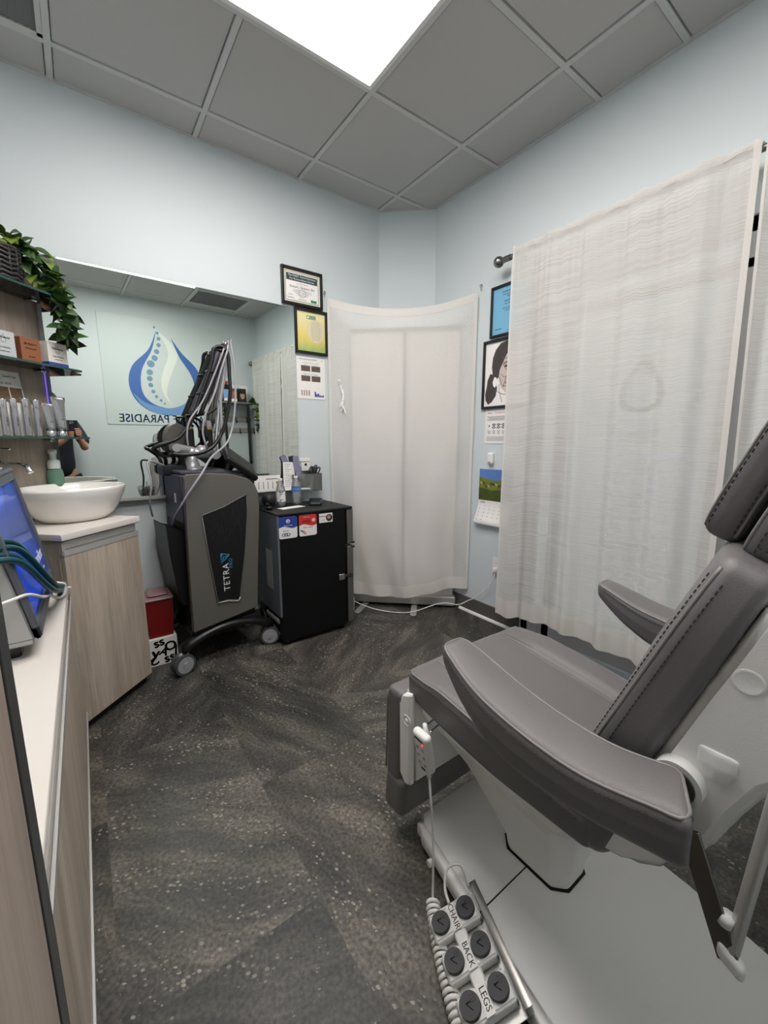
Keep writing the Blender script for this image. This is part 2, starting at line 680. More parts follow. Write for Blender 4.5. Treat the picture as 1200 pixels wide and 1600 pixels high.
    def build(s, name, parent=None, loc=None, world_of=None):
        me = bpy.data.meshes.new(name)
        off = Vector(world_of) if world_of is not None else Vector((0, 0, 0))
        me.from_pydata([tuple(Vector(p) - off) for p in s.v], [], s.f)
        for m in s.mats:
            me.materials.append(m)
        me.polygons.foreach_set('material_index', s.fm)
        me.polygons.foreach_set('use_smooth', s.sm)
        if s.uv:
            ul = me.uv_layers.new(name='UVMap')
            for fi, uvs in s.uv.items():
                for li, u in zip(me.polygons[fi].loop_indices, uvs):
                    ul.data[li].uv = u
        if s.tone is not None:
            at = me.attributes.new('tile_tone', 'FLOAT_COLOR', 'FACE')
            for i, c in enumerate(s.tone):
                at.data[i].color = (*c, 1)
        me.update()
        o = bpy.data.objects.new(name, me)
        COL.objects.link(o)
        if parent is not None:
            o.parent = parent
        if loc is not None:
            o.location = loc
        if s.wn:
            md = o.modifiers.new('face_weighted', 'WEIGHTED_NORMAL')
            md.mode = 'FACE_AREA'
            md.weight = 80
        return o


def rp_(p, h, r):
    """put a control point on the rounded block of half sizes h, edge radius r"""
    inn = Vector([max(-(H - min(r, H * .999)), min(H - min(r, H * .999), q)) for q, H in zip(p, h)])
    d = Vector(p) - inn
    return inn + d.normalized() * r if d.length > 1e-9 else Vector(p)


def smooth_path(P, sub, closed=False):
    out = []
    k = len(P)
    rng = range(k if closed else k - 1)
    for i in rng:
        if closed:
            p0, p1, p2, p3 = P[i - 1], P[i], P[(i + 1) % k], P[(i + 2) % k]
        else:
            p0, p1, p2, p3 = P[max(i - 1, 0)], P[i], P[i + 1], P[min(i + 2, k - 1)]
        for j in range(sub):
            t = j / sub
            out.append(0.5 * ((2 * p1) + (p2 - p0) * t + (2 * p0 - 5 * p1 + 4 * p2 - p3) * t * t + (3 * p1 - p0 - 3 * p2 + p3) * t ** 3))
    if not closed:
        out.append(P[-1])
    return out


_TC = {}


def text_mesh(txt, size, depth, align, spacing):
    key = (txt, size, depth, align, spacing)
    if key in _TC:
        return _TC[key]
    cu = bpy.data.curves.new('lettering', 'FONT')
    cu.body = txt
    cu.size = size
    cu.extrude = depth
    cu.align_x = align
    cu.align_y = 'CENTER'
    cu.space_character = spacing
    cu.resolution_u = 3
    ob = bpy.data.objects.new('lettering', cu)
    COL.objects.link(ob)
    dg = bpy.context.evaluated_depsgraph_get()
    me = bpy.data.meshes.new_from_object(ob.evaluated_get(dg))
    r = ([v.co.copy() for v in me.vertices], [tuple(p.vertices) for p in me.polygons])
    bpy.data.objects.remove(ob)
    bpy.data.curves.remove(cu)
    bpy.data.meshes.remove(me)
    _TC[key] = r
    return r


def frame(o, ex, ey):
    """matrix whose local x,y,z axes are ex, ey, ex x ey at origin o"""
    ex = Vector(ex).normalized()
    ey = Vector(ey).normalized()
    ez = ex.cross(ey).normalized()
    ey = ez.cross(ex)
    m = Matrix.Identity(4)
    for i in range(3):
        m[i][0], m[i][1], m[i][2], m[i][3] = ex[i], ey[i], ez[i], o[i]
    return m


def tag(o, label, cat, group=None, kind=None):
    o['label'] = label
    o['category'] = cat
    if group:
        o['group'] = group
    if kind:
        o['kind'] = kind
    return o


def thing(name, label, cat, loc=(0, 0, 0), rz=0.0, group=None):
    o = bpy.data.objects.new(name, None)
    o.empty_display_size = 0.05
    o.location = loc
    o.rotation_euler = (0, 0, rz)
    COL.objects.link(o)
    return tag(o, label, cat, group)


def struct(name, mb, label=None, **k):
    o = mb.build(name, **k)
    o['kind'] = 'structure'
    if label:
        o['label'] = label
    return o


# ================================================================== ROOM SHELL
XL, XR, YF, YB, H = -0.62, 2.188, -0.48, 2.646, 2.847
C1 = (1.885, YB)
C2 = (XR, 2.372)

# floor: 18 x 36 inch slate-look vinyl tiles, each its own patch of texture
b = MB()
b.tone = []
tw, tl = 0.4572, 0.9144
xs0 = -0.05 - 2 * tw
ci = 0
x = xs0
rnd = random.Random(3)
while x < XR:
    off = [0.11, 0.415, 0.72, 0.26, 0.56][ci % 5]
    y = YF - tl + (off - 0.3)
    while y < YB:
        x0, x1 = max(x, XL - 0.1), min(x + tw, XR + 0.3)
        y0, y1 = max(y, YF - 0.1), min(y + tl, YB + 0.1)
        if x1 > x0 and y1 > y0:
            b.add([(x0, y0, 0), (x1, y0, 0), (x1, y1, 0), (x0, y1, 0)], [(0, 1, 2, 3)], M_FLOOR)
            ou, ov_ = rnd.uniform(0, 40), rnd.uniform(0, 40)
            an = rnd.choice([R(42), R(-48), R(128), R(30), R(-35), R(60)]) + rnd.uniform(-.15, .15)
            ca, sa = math.cos(an), math.sin(an)
            b.uv[len(b.f) - 1] = [(ou + px * ca - py * sa, ov_ + px * sa + py * ca) for px, py in ((x0, y0), (x1, y0), (x1, y1), (x0, y1))]
            t = rnd.choice([.80, .88, .96, 1.04, 1.14]) * rnd.uniform(.96, 1.04)
            wq = rnd.uniform(-0.03, 0.03)
            b.tone.append((t * (1 + wq), t, t * (1 - wq)))
        y += tl
    x += tw
    ci += 1
struct('floor', b, 'dark slate-look vinyl tile floor')

T = 0.12


def wall_poly(name, p, q, z0, z1, m):
    """wall slab between two plan points, thick on its outer side (right of p->q)"""
    p = Vector((p[0], p[1], 0))
    q = Vector((q[0], q[1], 0))
    d = (q - p).normalized()
    n = Vector((d.y, -d.x, 0)) * T
    b = MB()
    v = [p, q, q + n, p + n]
    b.add([(a.x, a.y, z) for z in (z0, z1) for a in v], [(0, 1, 5, 4), (1, 2, 6, 5), (2, 3, 7, 6), (3, 0, 4, 7), (0, 3, 2, 1), (4, 5, 6, 7)], m)
    return b


ZT = H + 0.12
struct('wall_back', wall_poly('w', (C1[0], YB), (XL - T, YB), -0.02, ZT, M_WALL), 'pale blue wall behind the mirror')
struct('wall_corner', wall_poly('w', C2, C1, -0.02, ZT, M_WALL_W), 'narrow angled wall across the room corner')
struct('wall_left', wall_poly('w', (XL, YB + T), (XL, YF - T), -0.02, ZT, M_WALL))
struct('wall_front', wall_poly('w', (XL - T, YF), (XR + T, YF), -0.02, ZT, M_WALL), 'pale blue wall carrying the drop logo')
# right wall with the tall shop window
WY0, WY1, WZ0, WZ1 = -0.36, 1.512, 0.03, 2.09
b = MB()
for (y0, y1, z0, z1) in ((YF - T, WY0, -0.02, ZT), (WY1, C2[1], -0.02, ZT), (WY0, WY1, WZ1, ZT), (WY0, WY1, -0.02, WZ0)):
    b.box((XR, y0, z0), (XR + T, y1, z1), M_WALL)
struct('wall_right', b, 'pale blue wall with the curtained window')

b = MB()
ft = 0.05
y_m = 0.62
fx0, fx1 = XR + 0.015, XR + 0.075
for (y0, y1, z0, z1) in ((WY0, WY0 + ft, WZ0, WZ1), (WY1 - ft, WY1, WZ0, WZ1), (WY0, WY1, WZ1 - 0.06, WZ1), (WY0, WY1, WZ0, WZ0 + 0.1), (WY0, WY1, 1.90, 1.94), (1.315, 1.365, WZ0, WZ1), (.515, .620, WZ0, WZ1)):
    b.box((fx0, y0, z0), (fx1, y1, z1), mat('window_frame_grey', (186, 187, 188), .45, metal=.1), bevel=0.003)
wf = struct('window_1', b, 'grey aluminium shop window behind the sheer curtains')
b = MB()
b.box((XR + 0.042, WY0 + 0.04, WZ0 + .06), (XR + 0.048, WY1 - .04, WZ1 - .04), M_GLASS)
b.build('window_pane', wf)

# round window decal seen faintly through the sheer curtain: arc lettering above and below a drop
b = MB()
M_DECAL = mat('grey_green_decal', (92, 112, 116), 0.6)


def drop_outline(n, s, wd):
    pts = []
    for i in range(n + 1):
        t = 2 * PI * i / n
        pts.append((wd * math.sin(t) * (math.sin(t / 2) ** 1.5), s * math.cos(t)))
    return pts


dc = (0.93, 1.50)
px_ = XR + 0.036
ring = [(px_, dc[0] + u * 0.11, dc[1] + v * 0.125) for u, v in drop_outline(28, 1.0, 1.15)][:-1]
b.tube(ring, 0.012, M_DECAL, 6, closed=True)
for txt, rad, up in (('AIR OF PARADISE', 0.25, 1), ('BEAUTY AND SPINE', 0.25, -1)):
    n = len(txt)
    for i, ch in enumerate(txt):
        if ch == ' ':
            continue
        a = (i - (n - 1) / 2) * 0.19
        ey = (0, math.sin(-a) * 0, 0)
        if up > 0:
            yy, zz = dc[0] - rad * math.sin(a), dc[1] + 0.0 + rad * math.cos(a)
            ex = (0, -math.cos(a), -math.sin(a))
            eyv = (0, -math.sin(a), math.cos(a))
        else:
            yy, zz = dc[0] - rad * math.sin(a), dc[1] - rad * math.cos(a)
            ex = (0, -math.cos(a), math.sin(a))
            eyv = (0, math.sin(a), math.cos(a))
        b.text(ch, 0.062, M_DECAL, frame((px_, yy, zz), ex, eyv), 0.0006)
tag(b.build('window_decal'), 'round drop decal with arched lettering on the window glass behind the sheer curtain', 'decal')

# ceiling: board, lowered grid bars
GX = [0.05 - 0.608, 0.05, 0.658, 1.266, 1.874]
GY = [-0.250, 0.258, 0.866, 1.228, 1.836, 2.420]
b = MB()
b.box((XL - T, YF - T, H + 0.010), (XR + T, YB + T, H + 0.11), M_CEIL)
cells_x = [XL] + GX[0:] + [XR]
cells_y = [YF] + GY + [YB]
FIX = {(1, 3), (1, 1)}


def is_lamp(xa, xb, ya, yb):
    return xa >= 0.04 and xb <= 1.28 and ((ya > 1.2 and yb < 1.85) or (ya > 0.2 and yb < 0.88))


VENT = [(GX[0], GX[1], 1.836, 2.42), (1.266, 1.874, -.25, 0.258)]
for i in range(len(cells_x) - 1):
    for j in range(len(cells_y) - 1):
        xa, xb, ya, yb = cells_x[i], cells_x[i + 1], cells_y[j], cells_y[j + 1]
        if xb - xa < .03 or yb - ya < .03 or is_lamp(xa, xb, ya, yb):
            continue
        if any(abs(xa - q[0]) < .05 and abs(ya - q[2]) < .06 for q in VENT):
            continue
        g = 0.016
        b.box((xa + g, ya + g, H - 0.001), (xb - g, yb - g, H + 0.012), M_CEIL, bevel=0.003, seg=1)
ceil = struct('ceiling', b, 'suspended ceiling of grey acoustic tiles')
b = MB()
for gx in GX:
    for (ya, yb) in ([(YF, YB)] if gx != 0.658 else [(YF, 0.246), (0.878, 1.218), (1.848, YB)]):
        b.box((gx - .012, ya, H - .006), (gx + .012, yb, H + .012), M_TBAR)
for gy in GY:
    b.box((XL, gy - .012, H - .0055), (XR, gy + .012, H + .012), M_TBAR)
b.build('ceiling_grid', ceil)

# wall angle under the ceiling edge
b = MB()
pl = [(XL, YB), C1, C2, (XR, YF)]
for p, q in zip(pl, pl[1:]):
    p, q = Vector((*p, 0)), Vector((*q, 0))
    d = (q - p).normalized()
    n = Vector((d.y, -d.x, 0))
    mx = frame((p.x, p.y, H - .004), d, n)
    b.box((0, 0.001, -.012), ((q - p).length, .018, .001), M_TBAR, mx=mx)
struct('trim_1', b, 'thin white wall angle round the ceiling edge')

# ceiling lights (two 2 x 4 ft flat panels)
for k, (ya, yb, lab) in enumerate(((1.228, 1.836, 'bright flat ceiling light panel above the laser machine and mirror wall'), (0.258, 0.866, 'second bright ceiling light panel seen as a thin strip in the mirror top'))):
    xa, xb = 0.05, 1.266
    t = thing('ceiling_light', lab, 'light', ((xa + xb) / 2, (ya + yb) / 2, H), 0, 'flat ceiling light panels')
    hx, hy = (xb - xa) / 2 - .012, (yb - ya) / 2 - .012
    b = MB()
    for (x0, x1, y0, y1) in ((-hx, hx, -hy, -hy + .02), (-hx, hx, hy - .02, hy), (-hx, -hx + .02, -hy + .02, hy - .02), (hx - .02, hx, -hy + .02, hy - .02)):
        b.box((x0, y0, -.012), (x1, y1, .006), M_WHITE, bevel=.002, seg=1)
    b.build('frame', t)
    b = MB()
    b.box((-hx + .018, -hy + .018, -.006), (hx - .018, hy - .018, .004), M_LAMP)
    b.build('diffuser', t)

M_VENT = mat('grey_vent_metal', (112, 111, 112), 0.6)
for xa, xb, ya, yb, lab in ((VENT[0][0], VENT[0][1], 1.836, 2.42, 'grey return air grille in the ceiling beside the wall of shelves'), (1.266, 1.874, -.25, 0.258, 'grey ceiling air grille reflected in the mirror above the black rack')):
    t = thing('ceiling_vent', lab, 'vent', ((xa + xb) / 2, (ya + yb) / 2, H), 0, 'grey ceiling air grilles')
    hx, hy = (xb - xa) / 2 - .013, (yb - ya) / 2 - .013
    b = MB()
    for (x0, x1, y0, y1) in ((-hx, hx, -hy, -hy + .018), (-hx, hx, hy - .018, hy), (-hx, -hx + .018, -hy, hy), (hx - .018, hx, -hy, hy)):
        b.box((x0, y0, -.006), (x1, y1, .008), M_TBAR)
    b.build('frame', t)
    b = MB()
    b.box((-hx + .017, -hy + .017, -.001), (hx - .017, hy - .017, .008), M_VENT)
    for i in range(22):
        xx = -hx + .03 + i * (2 * hx - .06) / 21
        b.box((xx - .003, -hy + .02, -.004), (xx + .003, hy - .02, .0), M_VENT)
    b.build('grille', t)

# baseboards
b = MB()
for p, q in ((C2, (XR, WY1)),):
    b.box((XR - .012, WY1, 0), (XR, C2[1], .105), M_BASE)
struct('baseboard_right', b)
b = MB()
b.box((XL, YB - .012, 0), (C1[0], YB, .105), M_BASE)
struct('baseboard_back', b)
b = MB()
d = (Vector((*C1, 0)) - Vector((*C2, 0)))
b.box((0, .0, 0), (d.length, .012, .105), M_BASE, mx=frame((*C2, 0), d, Vector((-d.y, d.x, 0))))
struct('baseboard_corner', b)
b = MB()
b.box((XL, YF, 0), (XR, YF + .012, .105), M_BASE)
struct('baseboard_front', b)
b = MB()
b.prism([(XR - .012, 0), (XR - .028, 0), (XR - .027, .008), (XR - .022, .014), (XR - .012, .016)], WY1 + .03, 2.02, M_WHITE, 'y')
struct('trim_2', b, 'white quarter round strip on the floor beside the window')

# ================================================================== MIRROR
th = R(1.2)
mx = frame((1.197, 2.632, 0.92), (math.cos(th), math.sin(th), 0), (0, 0, 1))
t = thing('wall_mirror', 'large frameless mirror on the pale blue wall behind the laser machine', 'mirror', (0.55, 2.63, 0.92))
b = MB()
b.box((-1.285, 0, -.005), (0, 1.16, .0), M_MIRROR, mx=mx)
b.build('mirror_glass', t, world_of=t.location)
b = MB()
b.box((-1.285, -.012, -.008), (0, .006, .006), M_ALU, mx=mx)
b.build('bottom_channel', t, world_of=t.location)

# ================================================================== LOGO ON THE WALL BEHIND THE CAMERA (seen in the mirror)
LY = YF + 0.002
t = thing('logo_sign', 'frosted acrylic wall panel with a blue drop logo reflected in the mirror', 'sign', (1.05, YF, 1.43))
b = MB()
b.box((0.40, LY, 1.43), (1.76, LY + .006, 2.64), M_ACRYL, bevel=.002, seg=1)
b.build('panel', t, world_of=t.location)


def blade(mb, outer, inner, m, y, dep=0.002):
    o = smooth_path([Vector((p[0], 0, p[1])) for p in outer], 8)
    i = smooth_path([Vector((p[0], 0, p[1])) for p in inner], 8)
    n = len(o)
    v = [(p.x, y, p.z) for p in o] + [(p.x, y, p.z) for p in i] + [(p.x, y + dep, p.z) for p in o] + [(p.x, y + dep, p.z) for p in i]
    f = []
    for k in range(n - 1):
        f.append((k, k + 1, n + k + 1, n + k))
        f.append((2 * n + k, 3 * n + k, 3 * n + k + 1, 2 * n + k + 1))
        f.append((k, 2 * n + k, 2 * n + k + 1, k + 1))
        f.append((n + k, n + k + 1, 3 * n + k + 1, 3 * n + k))
    mb.add(v, f, m)


ly = LY + .006
b = MB()
blade(b, [(0.975, 2.52), (0.88, 2.30), (0.70, 2.10), (0.648, 1.90), (0.70, 1.72), (0.83, 1.60), (1.0, 1.56)],
      [(0.975, 2.52), (0.915, 2.30), (0.80, 2.08), (0.770, 1.90), (0.80, 1.76), (0.90, 1.67), (1.02, 1.635)], M_BLUE, ly)
b.build('drop_blade', t, world_of=t.location)
b = MB()
blade(b, [(1.13, 2.46), (1.24, 2.30), (1.40, 2.13), (1.452, 1.93), (1.42, 1.75), (1.30, 1.61), (1.15, 1.565)],
      [(1.13, 2.46), (1.21, 2.25), (1.32, 2.07), (1.36, 1.92), (1.33, 1.78), (1.24, 1.68), (1.13, 1.645)], M_BLUE, ly)
b.build('drop_blade', t, world_of=t.location)
b = MB()
blade(b, [(0.675, 1.80), (0.75, 1.67), (0.88, 1.58), (1.03, 1.553), (1.18, 1.567), (1.30, 1.63), (1.385, 1.73)],
      [(0.675, 1.80), (0.78, 1.70), (0.90, 1.655), (1.03, 1.635), (1.14, 1.655), (1.25, 1.72), (1.345, 1.90)], M_BLUE2, ly + .002)
b.build('drop_base', t, world_of=t.location)
b = MB()
blade(b, [(0.965, 2.545), (1.06, 2.38), (1.085, 2.25), (1.03, 2.10), (0.985, 1.95), (1.0, 1.80), (1.09, 1.665)],
      [(0.965, 2.545), (1.13, 2.40), (1.19, 2.26), (1.13, 2.10), (1.07, 1.95), (1.04, 1.80), (1.09, 1.665)], M_RIBBON, ly)
b.build('ribbon', t, world_of=t.location)
dots = [(0.960, 2.556, .013), (.989, 2.497, .016), (.997, 2.433, .019), (.991, 2.36, .023), (.965, 2.284, .028), (.938, 2.208, .033), (.892, 2.138, .040), (.874, 2.041, .033), (.867, 1.968, .029), (.871, 1.895, .025), (.893, 1.822, .021), (.922, 1.765, .018), (.967, 1.723, .015), (1.006, 1.687, .012)]
for dx, dz, dr in dots:
    b = MB()
    b.cyl((dx, ly, dz), (dx, ly + .003, dz), dr, M_TEAL, 16)
    b.build('spine_dot', t, world_of=t.location)
b = MB()
def serif_text(mb, txt, x0, x1, z, hgt, m, y):
    """lettering read along -x (facing +y), fitted between x0 (text end) and x1 (text start)"""
    vs, fs = text_mesh(txt, hgt * 1.4, 0.001, 'LEFT', 1.06)
    wd = max(p.x for p in vs) - min(p.x for p in vs)
    k = (x1 - x0) / wd
    mm = frame((x1, y, z), (-1, 0, 0), (0, 0, 1)) @ Matrix.Diagonal((k, 1, 1, 1))
    mb.add(vs, fs, m, False, mm)
    mb.add([p + Vector((hgt * .05, 0, 0)) for p in vs], fs, m, False, mm)
serif_text(b, 'AIR OF PARADISE', 0.523, 1.45, 1.500, 0.095, M_NAVYTXT, ly + .001)
b.build('lettering', t, world_of=t.location)

# ================================================================== SINK CORNER
R45 = R(45)
# cabinet: local x along the door, local y into the corner
SK = (-0.10, 2.01, 0.0)
t = thing('sink_cabinet', 'ash laminate corner cabinet under the white vessel basin', 'cabinet', SK, R45)
b = MB()
b.box((0.0, 0.018, 0.04), (0.40, 0.452, 0.835), M_WOOD)
b.box((0.0, 0.0, 0.78), (0.010, 0.02, 0.835), M_WOOD)
b.box((0.01, 0.03, 0.0), (0.39, 0.44, 0.04), M_BLACKM)
b.build('body', t)
b = MB()
b.box((0.004, -0.002, 0.045), (0.40, 0.016, 0.775), M_WOOD, bevel=.0015, seg=1)
dr = b.build('door', t)
b = MB()
b.prism([(-.004, .775), (.016, .775), (.016, .800), (.010, .800), (.010, .797), (-.004, .797)], 0.004, 0.40, M_ALU, 'x')
b.build('door_edge_pull', dr)
b = MB()
b.box((0.004, 0.004, 0.803), (0.392, 0.02, 0.833), M_ALU)
b.build('finger_channel', t)

b = MB()
b.prism([(-.008, -.012), (.41, -.012), (.41, .30), (.30, .452), (-.008, .452)], 0.838, 0.868, M_COUNTER, 'z', bevel=.003)
ct = b.build('vanity_counter', loc=(*SK[:2], 0))
ct.rotation_euler = (0, 0, R45)
b = MB()
b.box((0.0, .405, .868), (.32, .452, .925), M_COUNTER, bevel=.003)
b.build('back_ledge', ct)
tag(ct, 'white stone slab counter on top of the corner sink cabinet', 'counter')

BX, BY, BZ = -0.050, 2.380, 0.868
b = MB()
prof = [(.001, .0), (.108, .0), (.122, .005), (.146, .030), (.170, .068), (.189, .112), (.197, .142), (.1965, .152), (.190, .155), (.184, .151), (.174, .120), (.152, .075), (.124, .035), (.07, .018), (.001, .016)]
b.lathe(prof, M_CERAMIC, (0, 0, 0), 48, 1.14, 0.98)
bs = b.build('vessel_basin', loc=(BX, BY, BZ))
bs.rotation_euler = (0, 0, R45)
tag(bs, 'white oval ceramic vessel basin standing on the stone counter', 'basin')

# diagonal wood back panel: local x along panel to the mirror, y outwards (toward the room)
PO = Vector((-0.105, 2.632, 0))
pe = Vector((1, 1, 0)).normalized()
pn = Vector((1, -1, 0)).normalized()
PM = frame(PO, pe, (0, 0, 1))       # local (along, up, normal=pe x z = (1,-1)/sqrt2)


def PP(u, z, d):
    """u metres along the panel from its mirror edge (negative away), height z, distance d in front"""
    return PO + pe * u + pn * d + Vector((0, 0, z))


b = MB()
b.box((-.68, .872, -.022), (0.0, 1.98, 0), M_WOODP, mx=PM)
struct('trim_3', b, 'ash laminate panel across the corner behind the basin')

# glass shelves
def shelf(name, z, lab, dep=0.165, uend=0.04):
    t = thing(name, lab, 'shelf', PP(-.3, z, 0.08), 0, 'glass shelves on the wood panel')
    b = MB()
    pts = [(-.60, .0), (0.0, .0), (0.0 + 0.045, dep * .55), (uend, dep), (-.60, dep)]
    b.add([PP(u, zz, d) for zz in (z, z + .009) for u, d in pts], [(0, 1, 2, 3, 4), (9, 8, 7, 6, 5)], M_GLASSG)
    n = 5
    b.add([PP(u, zz, d) for zz in (z, z + .009) for u, d in pts], [(i, (i + 1) % n, n + (i + 1) % n, n + i) for i in range(n)], M_GEDGE)
    b.build('glass', t, world_of=t.location)
    for u in (-.05, -.5):
        b = MB()
        b.box((u - .012, z - .012, .0), (u + .012, z - .001, .05), M_CHROME, mx=PM, bevel=.002)
        b.build('bracket', t, world_of=t.location)
    return t


ZC, ZB, ZA = 1.238, 1.556, 1.866
shelf('glass_shelf', ZC, 'lowest green-edged glass shelf carrying silver bottles and tubes')
shelf('glass_shelf', ZB, 'middle glass shelf carrying the row of small product boxes')
shelf('glass_shelf', ZA, 'topmost glass shelf under the dark basket and trailing plant')

# violet glow strip where panel meets mirror
M_VIOLET = mat('violet_led', (150, 120, 230), 0.5, emit=(140, 105, 255), estr=0.4)
b = MB()
b.box((-.008, 1.262, .001), (-.004, 1.55, .005), M_VIOLET, mx=PM)
tag(b.build('led_strip'), 'violet led light strip on the panel edge beside the mirror', 'light')

# product boxes on the middle shelf
def carton(name, lab, u, d, wd, hg, dp, body, lines, band=None, z=ZB + .0095, rot=0.0, side=None):
    t = thing(name, lab, 'box', PP(u, z, d), R45 + rot, 'skincare boxes on the middle glass shelf')
    b = MB()
    b.box((-wd / 2, -dp / 2, 0), (wd / 2, dp / 2, hg), body, bevel=.001, seg=1)
    c = b.build('carton', t)
    if band:
        b = MB()
        b.box((-wd / 2 - .0005, -dp / 2 - .0006, 0), (wd / 2 + .0005, dp / 2, hg * .2), band)
        b.build('band', t)
    b = MB()
    for txt, sz, zz, m in lines:
        b.text(txt, sz, m, frame((0, -dp / 2 - .0008, zz), (1, 0, 0), (0, 0, 1)))
    if side == 'drop':
        ring = [(uu * .014, -dp / 2 - .0009, hg * .72 + vv * .016) for uu, vv in drop_outline(18, 1, 1.0)][:-1]
        b.tube(ring, .0006, M_TEXTG, 4, closed=True)
    b.build('print', c)
    return t


M_CARD_G = mat('pale_grey_card', (190, 193, 196), 0.6)
M_CARD_C = mat('copper_card', (150, 96, 64), 0.4, metal=0.15)
M_CARD_W = mat('ivory_card', (226, 221, 214), 0.6)
M_BAND = mat('royal_blue_card', (46, 72, 150), 0.5)
carton('product_box', 'pale grey skincare box at the far end of the middle glass shelf', -.262, .080, .095, .112, .05, M_CARD_G, [('Hydrafacial', .012, .085, M_TEXT), ('DermaBuilder', .009, .045, M_TEXTG), ('peptide serum', .007, .03, M_TEXTG)], side='drop')
carton('product_box', 'copper brown skincare box between two pale boxes on the glass shelf', -.150, .082, .088, .105, .05, M_CARD_C, [('J|B BEAUTY', .011, .08, M_TEXT), ('hydrating mask', .008, .062, M_TEXT), ('anti ageing', .007, .028, M_TEXT)])
carton('product_box', 'white skincare box with blue base band at the mirror end of the shelf', -.030, .085, .098, .112, .06, M_CARD_W, [('Hydrafacial', .013, .085, M_TEXT), ('HydroPeptide', .010, .05, M_TEXTG), ('moisture rich', .007, .037, M_TEXTG)], band=M_BAND, side='drop')

# placard with photographs leaning at the back of the lowest shelf
t = thing('display_card', 'white display card with brown skin photographs behind the silver bottles', 'card', PP(-.22, ZC + .0095, .045), R45)
b = MB()
tl_ = Matrix.Rotation(R(-8), 4, 'X')
b.box((-.10, 0, 0), (.085, .003, .285), M_WHITE2, mx=tl_)
b.build('card', t)
M_PHOTO = mat('brown_skin_photo', (120, 92, 66), 0.5, var=0.6, vscale=60)
for i in range(3):
    b = MB()
    b.box((-.088 + i * .058, -.001, .150), (-.036 + i * .058, .0005, .215), M_PHOTO, mx=tl_)
    b.build('photograph', t)
b = MB()
b.text('before and after', .016, M_TEXTG, tl_ @ frame((-.01, -.0006, .232), (1, 0, 0), (0, 0, 1)))
b.build('print', t)
b = MB()
b.text('Lumify Eye', .013, M_TEXT, tl_ @ frame((.04, -.0006, .262), (1, 0, 0), (0, 0, 1)))
b.build('title_print', t)

M_TUBE = mat('silver_foil_tube', (172, 173, 176), 0.22, metal=0.75)
M_TUBE_CAP = mat('polished_silver_cap', (205, 205, 208), 0.12, metal=0.9)


def pump_bottle(u, d, h, r, lab):
    t = thing('serum_bottle', lab, 'bottle', PP(u, ZC + .0095, d), R45, 'silver serum bottles on the lowest shelf')
    b = MB()
    b.lathe([(.001, 0), (r, 0), (r, .004), (r, h * .76), (r * .96, h * .78)], M_TUBE, n=20)
    b.build('bottle_body', t)
    b = MB()
    b.lathe([(r * .97, h * .78), (r, h * .79), (r, h), (r * .9, h + .003), (.001, h + .003)], M_TUBE_CAP, n=20)
    b.build('cap', t)
    b = MB()
    b.text('SKIN SERUM', .007, M_TEXT, frame((0, -r - .0004, h * .4), (0, 0, 1), (-1, 0, 0)))
    b.build('print', t)


def squeeze_tube(u, d, h, r, lab):
    t = thing('squeeze_tube', lab, 'tube', PP(u, ZC + .0095, d), R45, 'silver squeeze tubes on the lowest shelf')
    b = MB()
    b.lathe([(.001, 0), (r * .82, 0), (r * .86, .004), (r * .86, .026), (r * .7, .028)], M_TUBE_CAP, n=20)
    b.build('cap', t)
    b = MB()
    loops = []
    for k in range(9):
        f = k / 8
        z = .028 + (h - .028) * f
        sx = r * (0.9 + .62 * f)
        sy = r * .9 * (1 - f) + .0015
        loops.append([(sx * math.cos(2 * PI * j / 24), sy * math.sin(2 * PI * j / 24), z) for j in range(24)])
    b.loft(loops, M_TUBE)
    b.box((-r * 1.53, -.0015, h - .012), (r * 1.53, .0015, h + .002), M_TUBE_CAP)
    b.build('tube_body', t)
    b = MB()
    b.text('hydra', .009, M_TEXTG, frame((0, -r * .72, h * .45), (1, 0, 0), (0, -.25, 1)))
    b.build('print', t)


pump_bottle(-.300, .10, .150, .0135, 'slim silver serum bottle at the cut-off end of the lowest shelf')
pump_bottle(-.262, .105, .155, .0135, 'slim silver serum bottle, second along the lowest shelf from the faucet side')
pump_bottle(-.215, .108, .160, .015, 'dark-sided silver serum bottle in front of the display card')
pump_bottle(-.167, .108, .158, .0145, 'silver serum bottle standing next to the shorter squeeze tube')
squeeze_tube(-.112, .112, .148, .020, 'shorter silver squeeze tube standing on its cap beside the serum bottles')
squeeze_tube(-.055, .108, .182, .024, 'taller silver squeeze tube on its cap at the mirror end of the shelf')

# wall faucet
t = thing('wall_faucet', 'chrome wall-mounted faucet above the vessel basin', 'faucet', PP(-.30, 1.12, 0), 0)
b = MB()
b.tube([PP(-.285, 1.125, .002), PP(-.285, 1.126, .06), PP(-.285, 1.125, .12), PP(-.285, 1.117, .155), PP(-.285, 1.095, .175)], .011, M_CHROME, 12, sub=6)
b.lathe([(.001, 0), (.026, 0), (.026, .008), (.022, .010), (.001, .010)], M_CHROME, n=24, mx=PM @ Matrix.Translation((-.285, 1.125, 0)))
b.build('spout', t, world_of=t.location)
b = MB()
b.lathe([(.001, 0), (.026, 0), (.026, .008), (.014, .010), (.014, .05), (.001, .052)], M_CHROME, n=24, mx=PM @ Matrix.Translation((-.32, 1.195, 0)))
b.box((-.325, 1.190, .04), (-.315, 1.198, .13), M_CHROME, mx=PM, bevel=.003)
b.build('lever_handle', t, world_of=t.location)

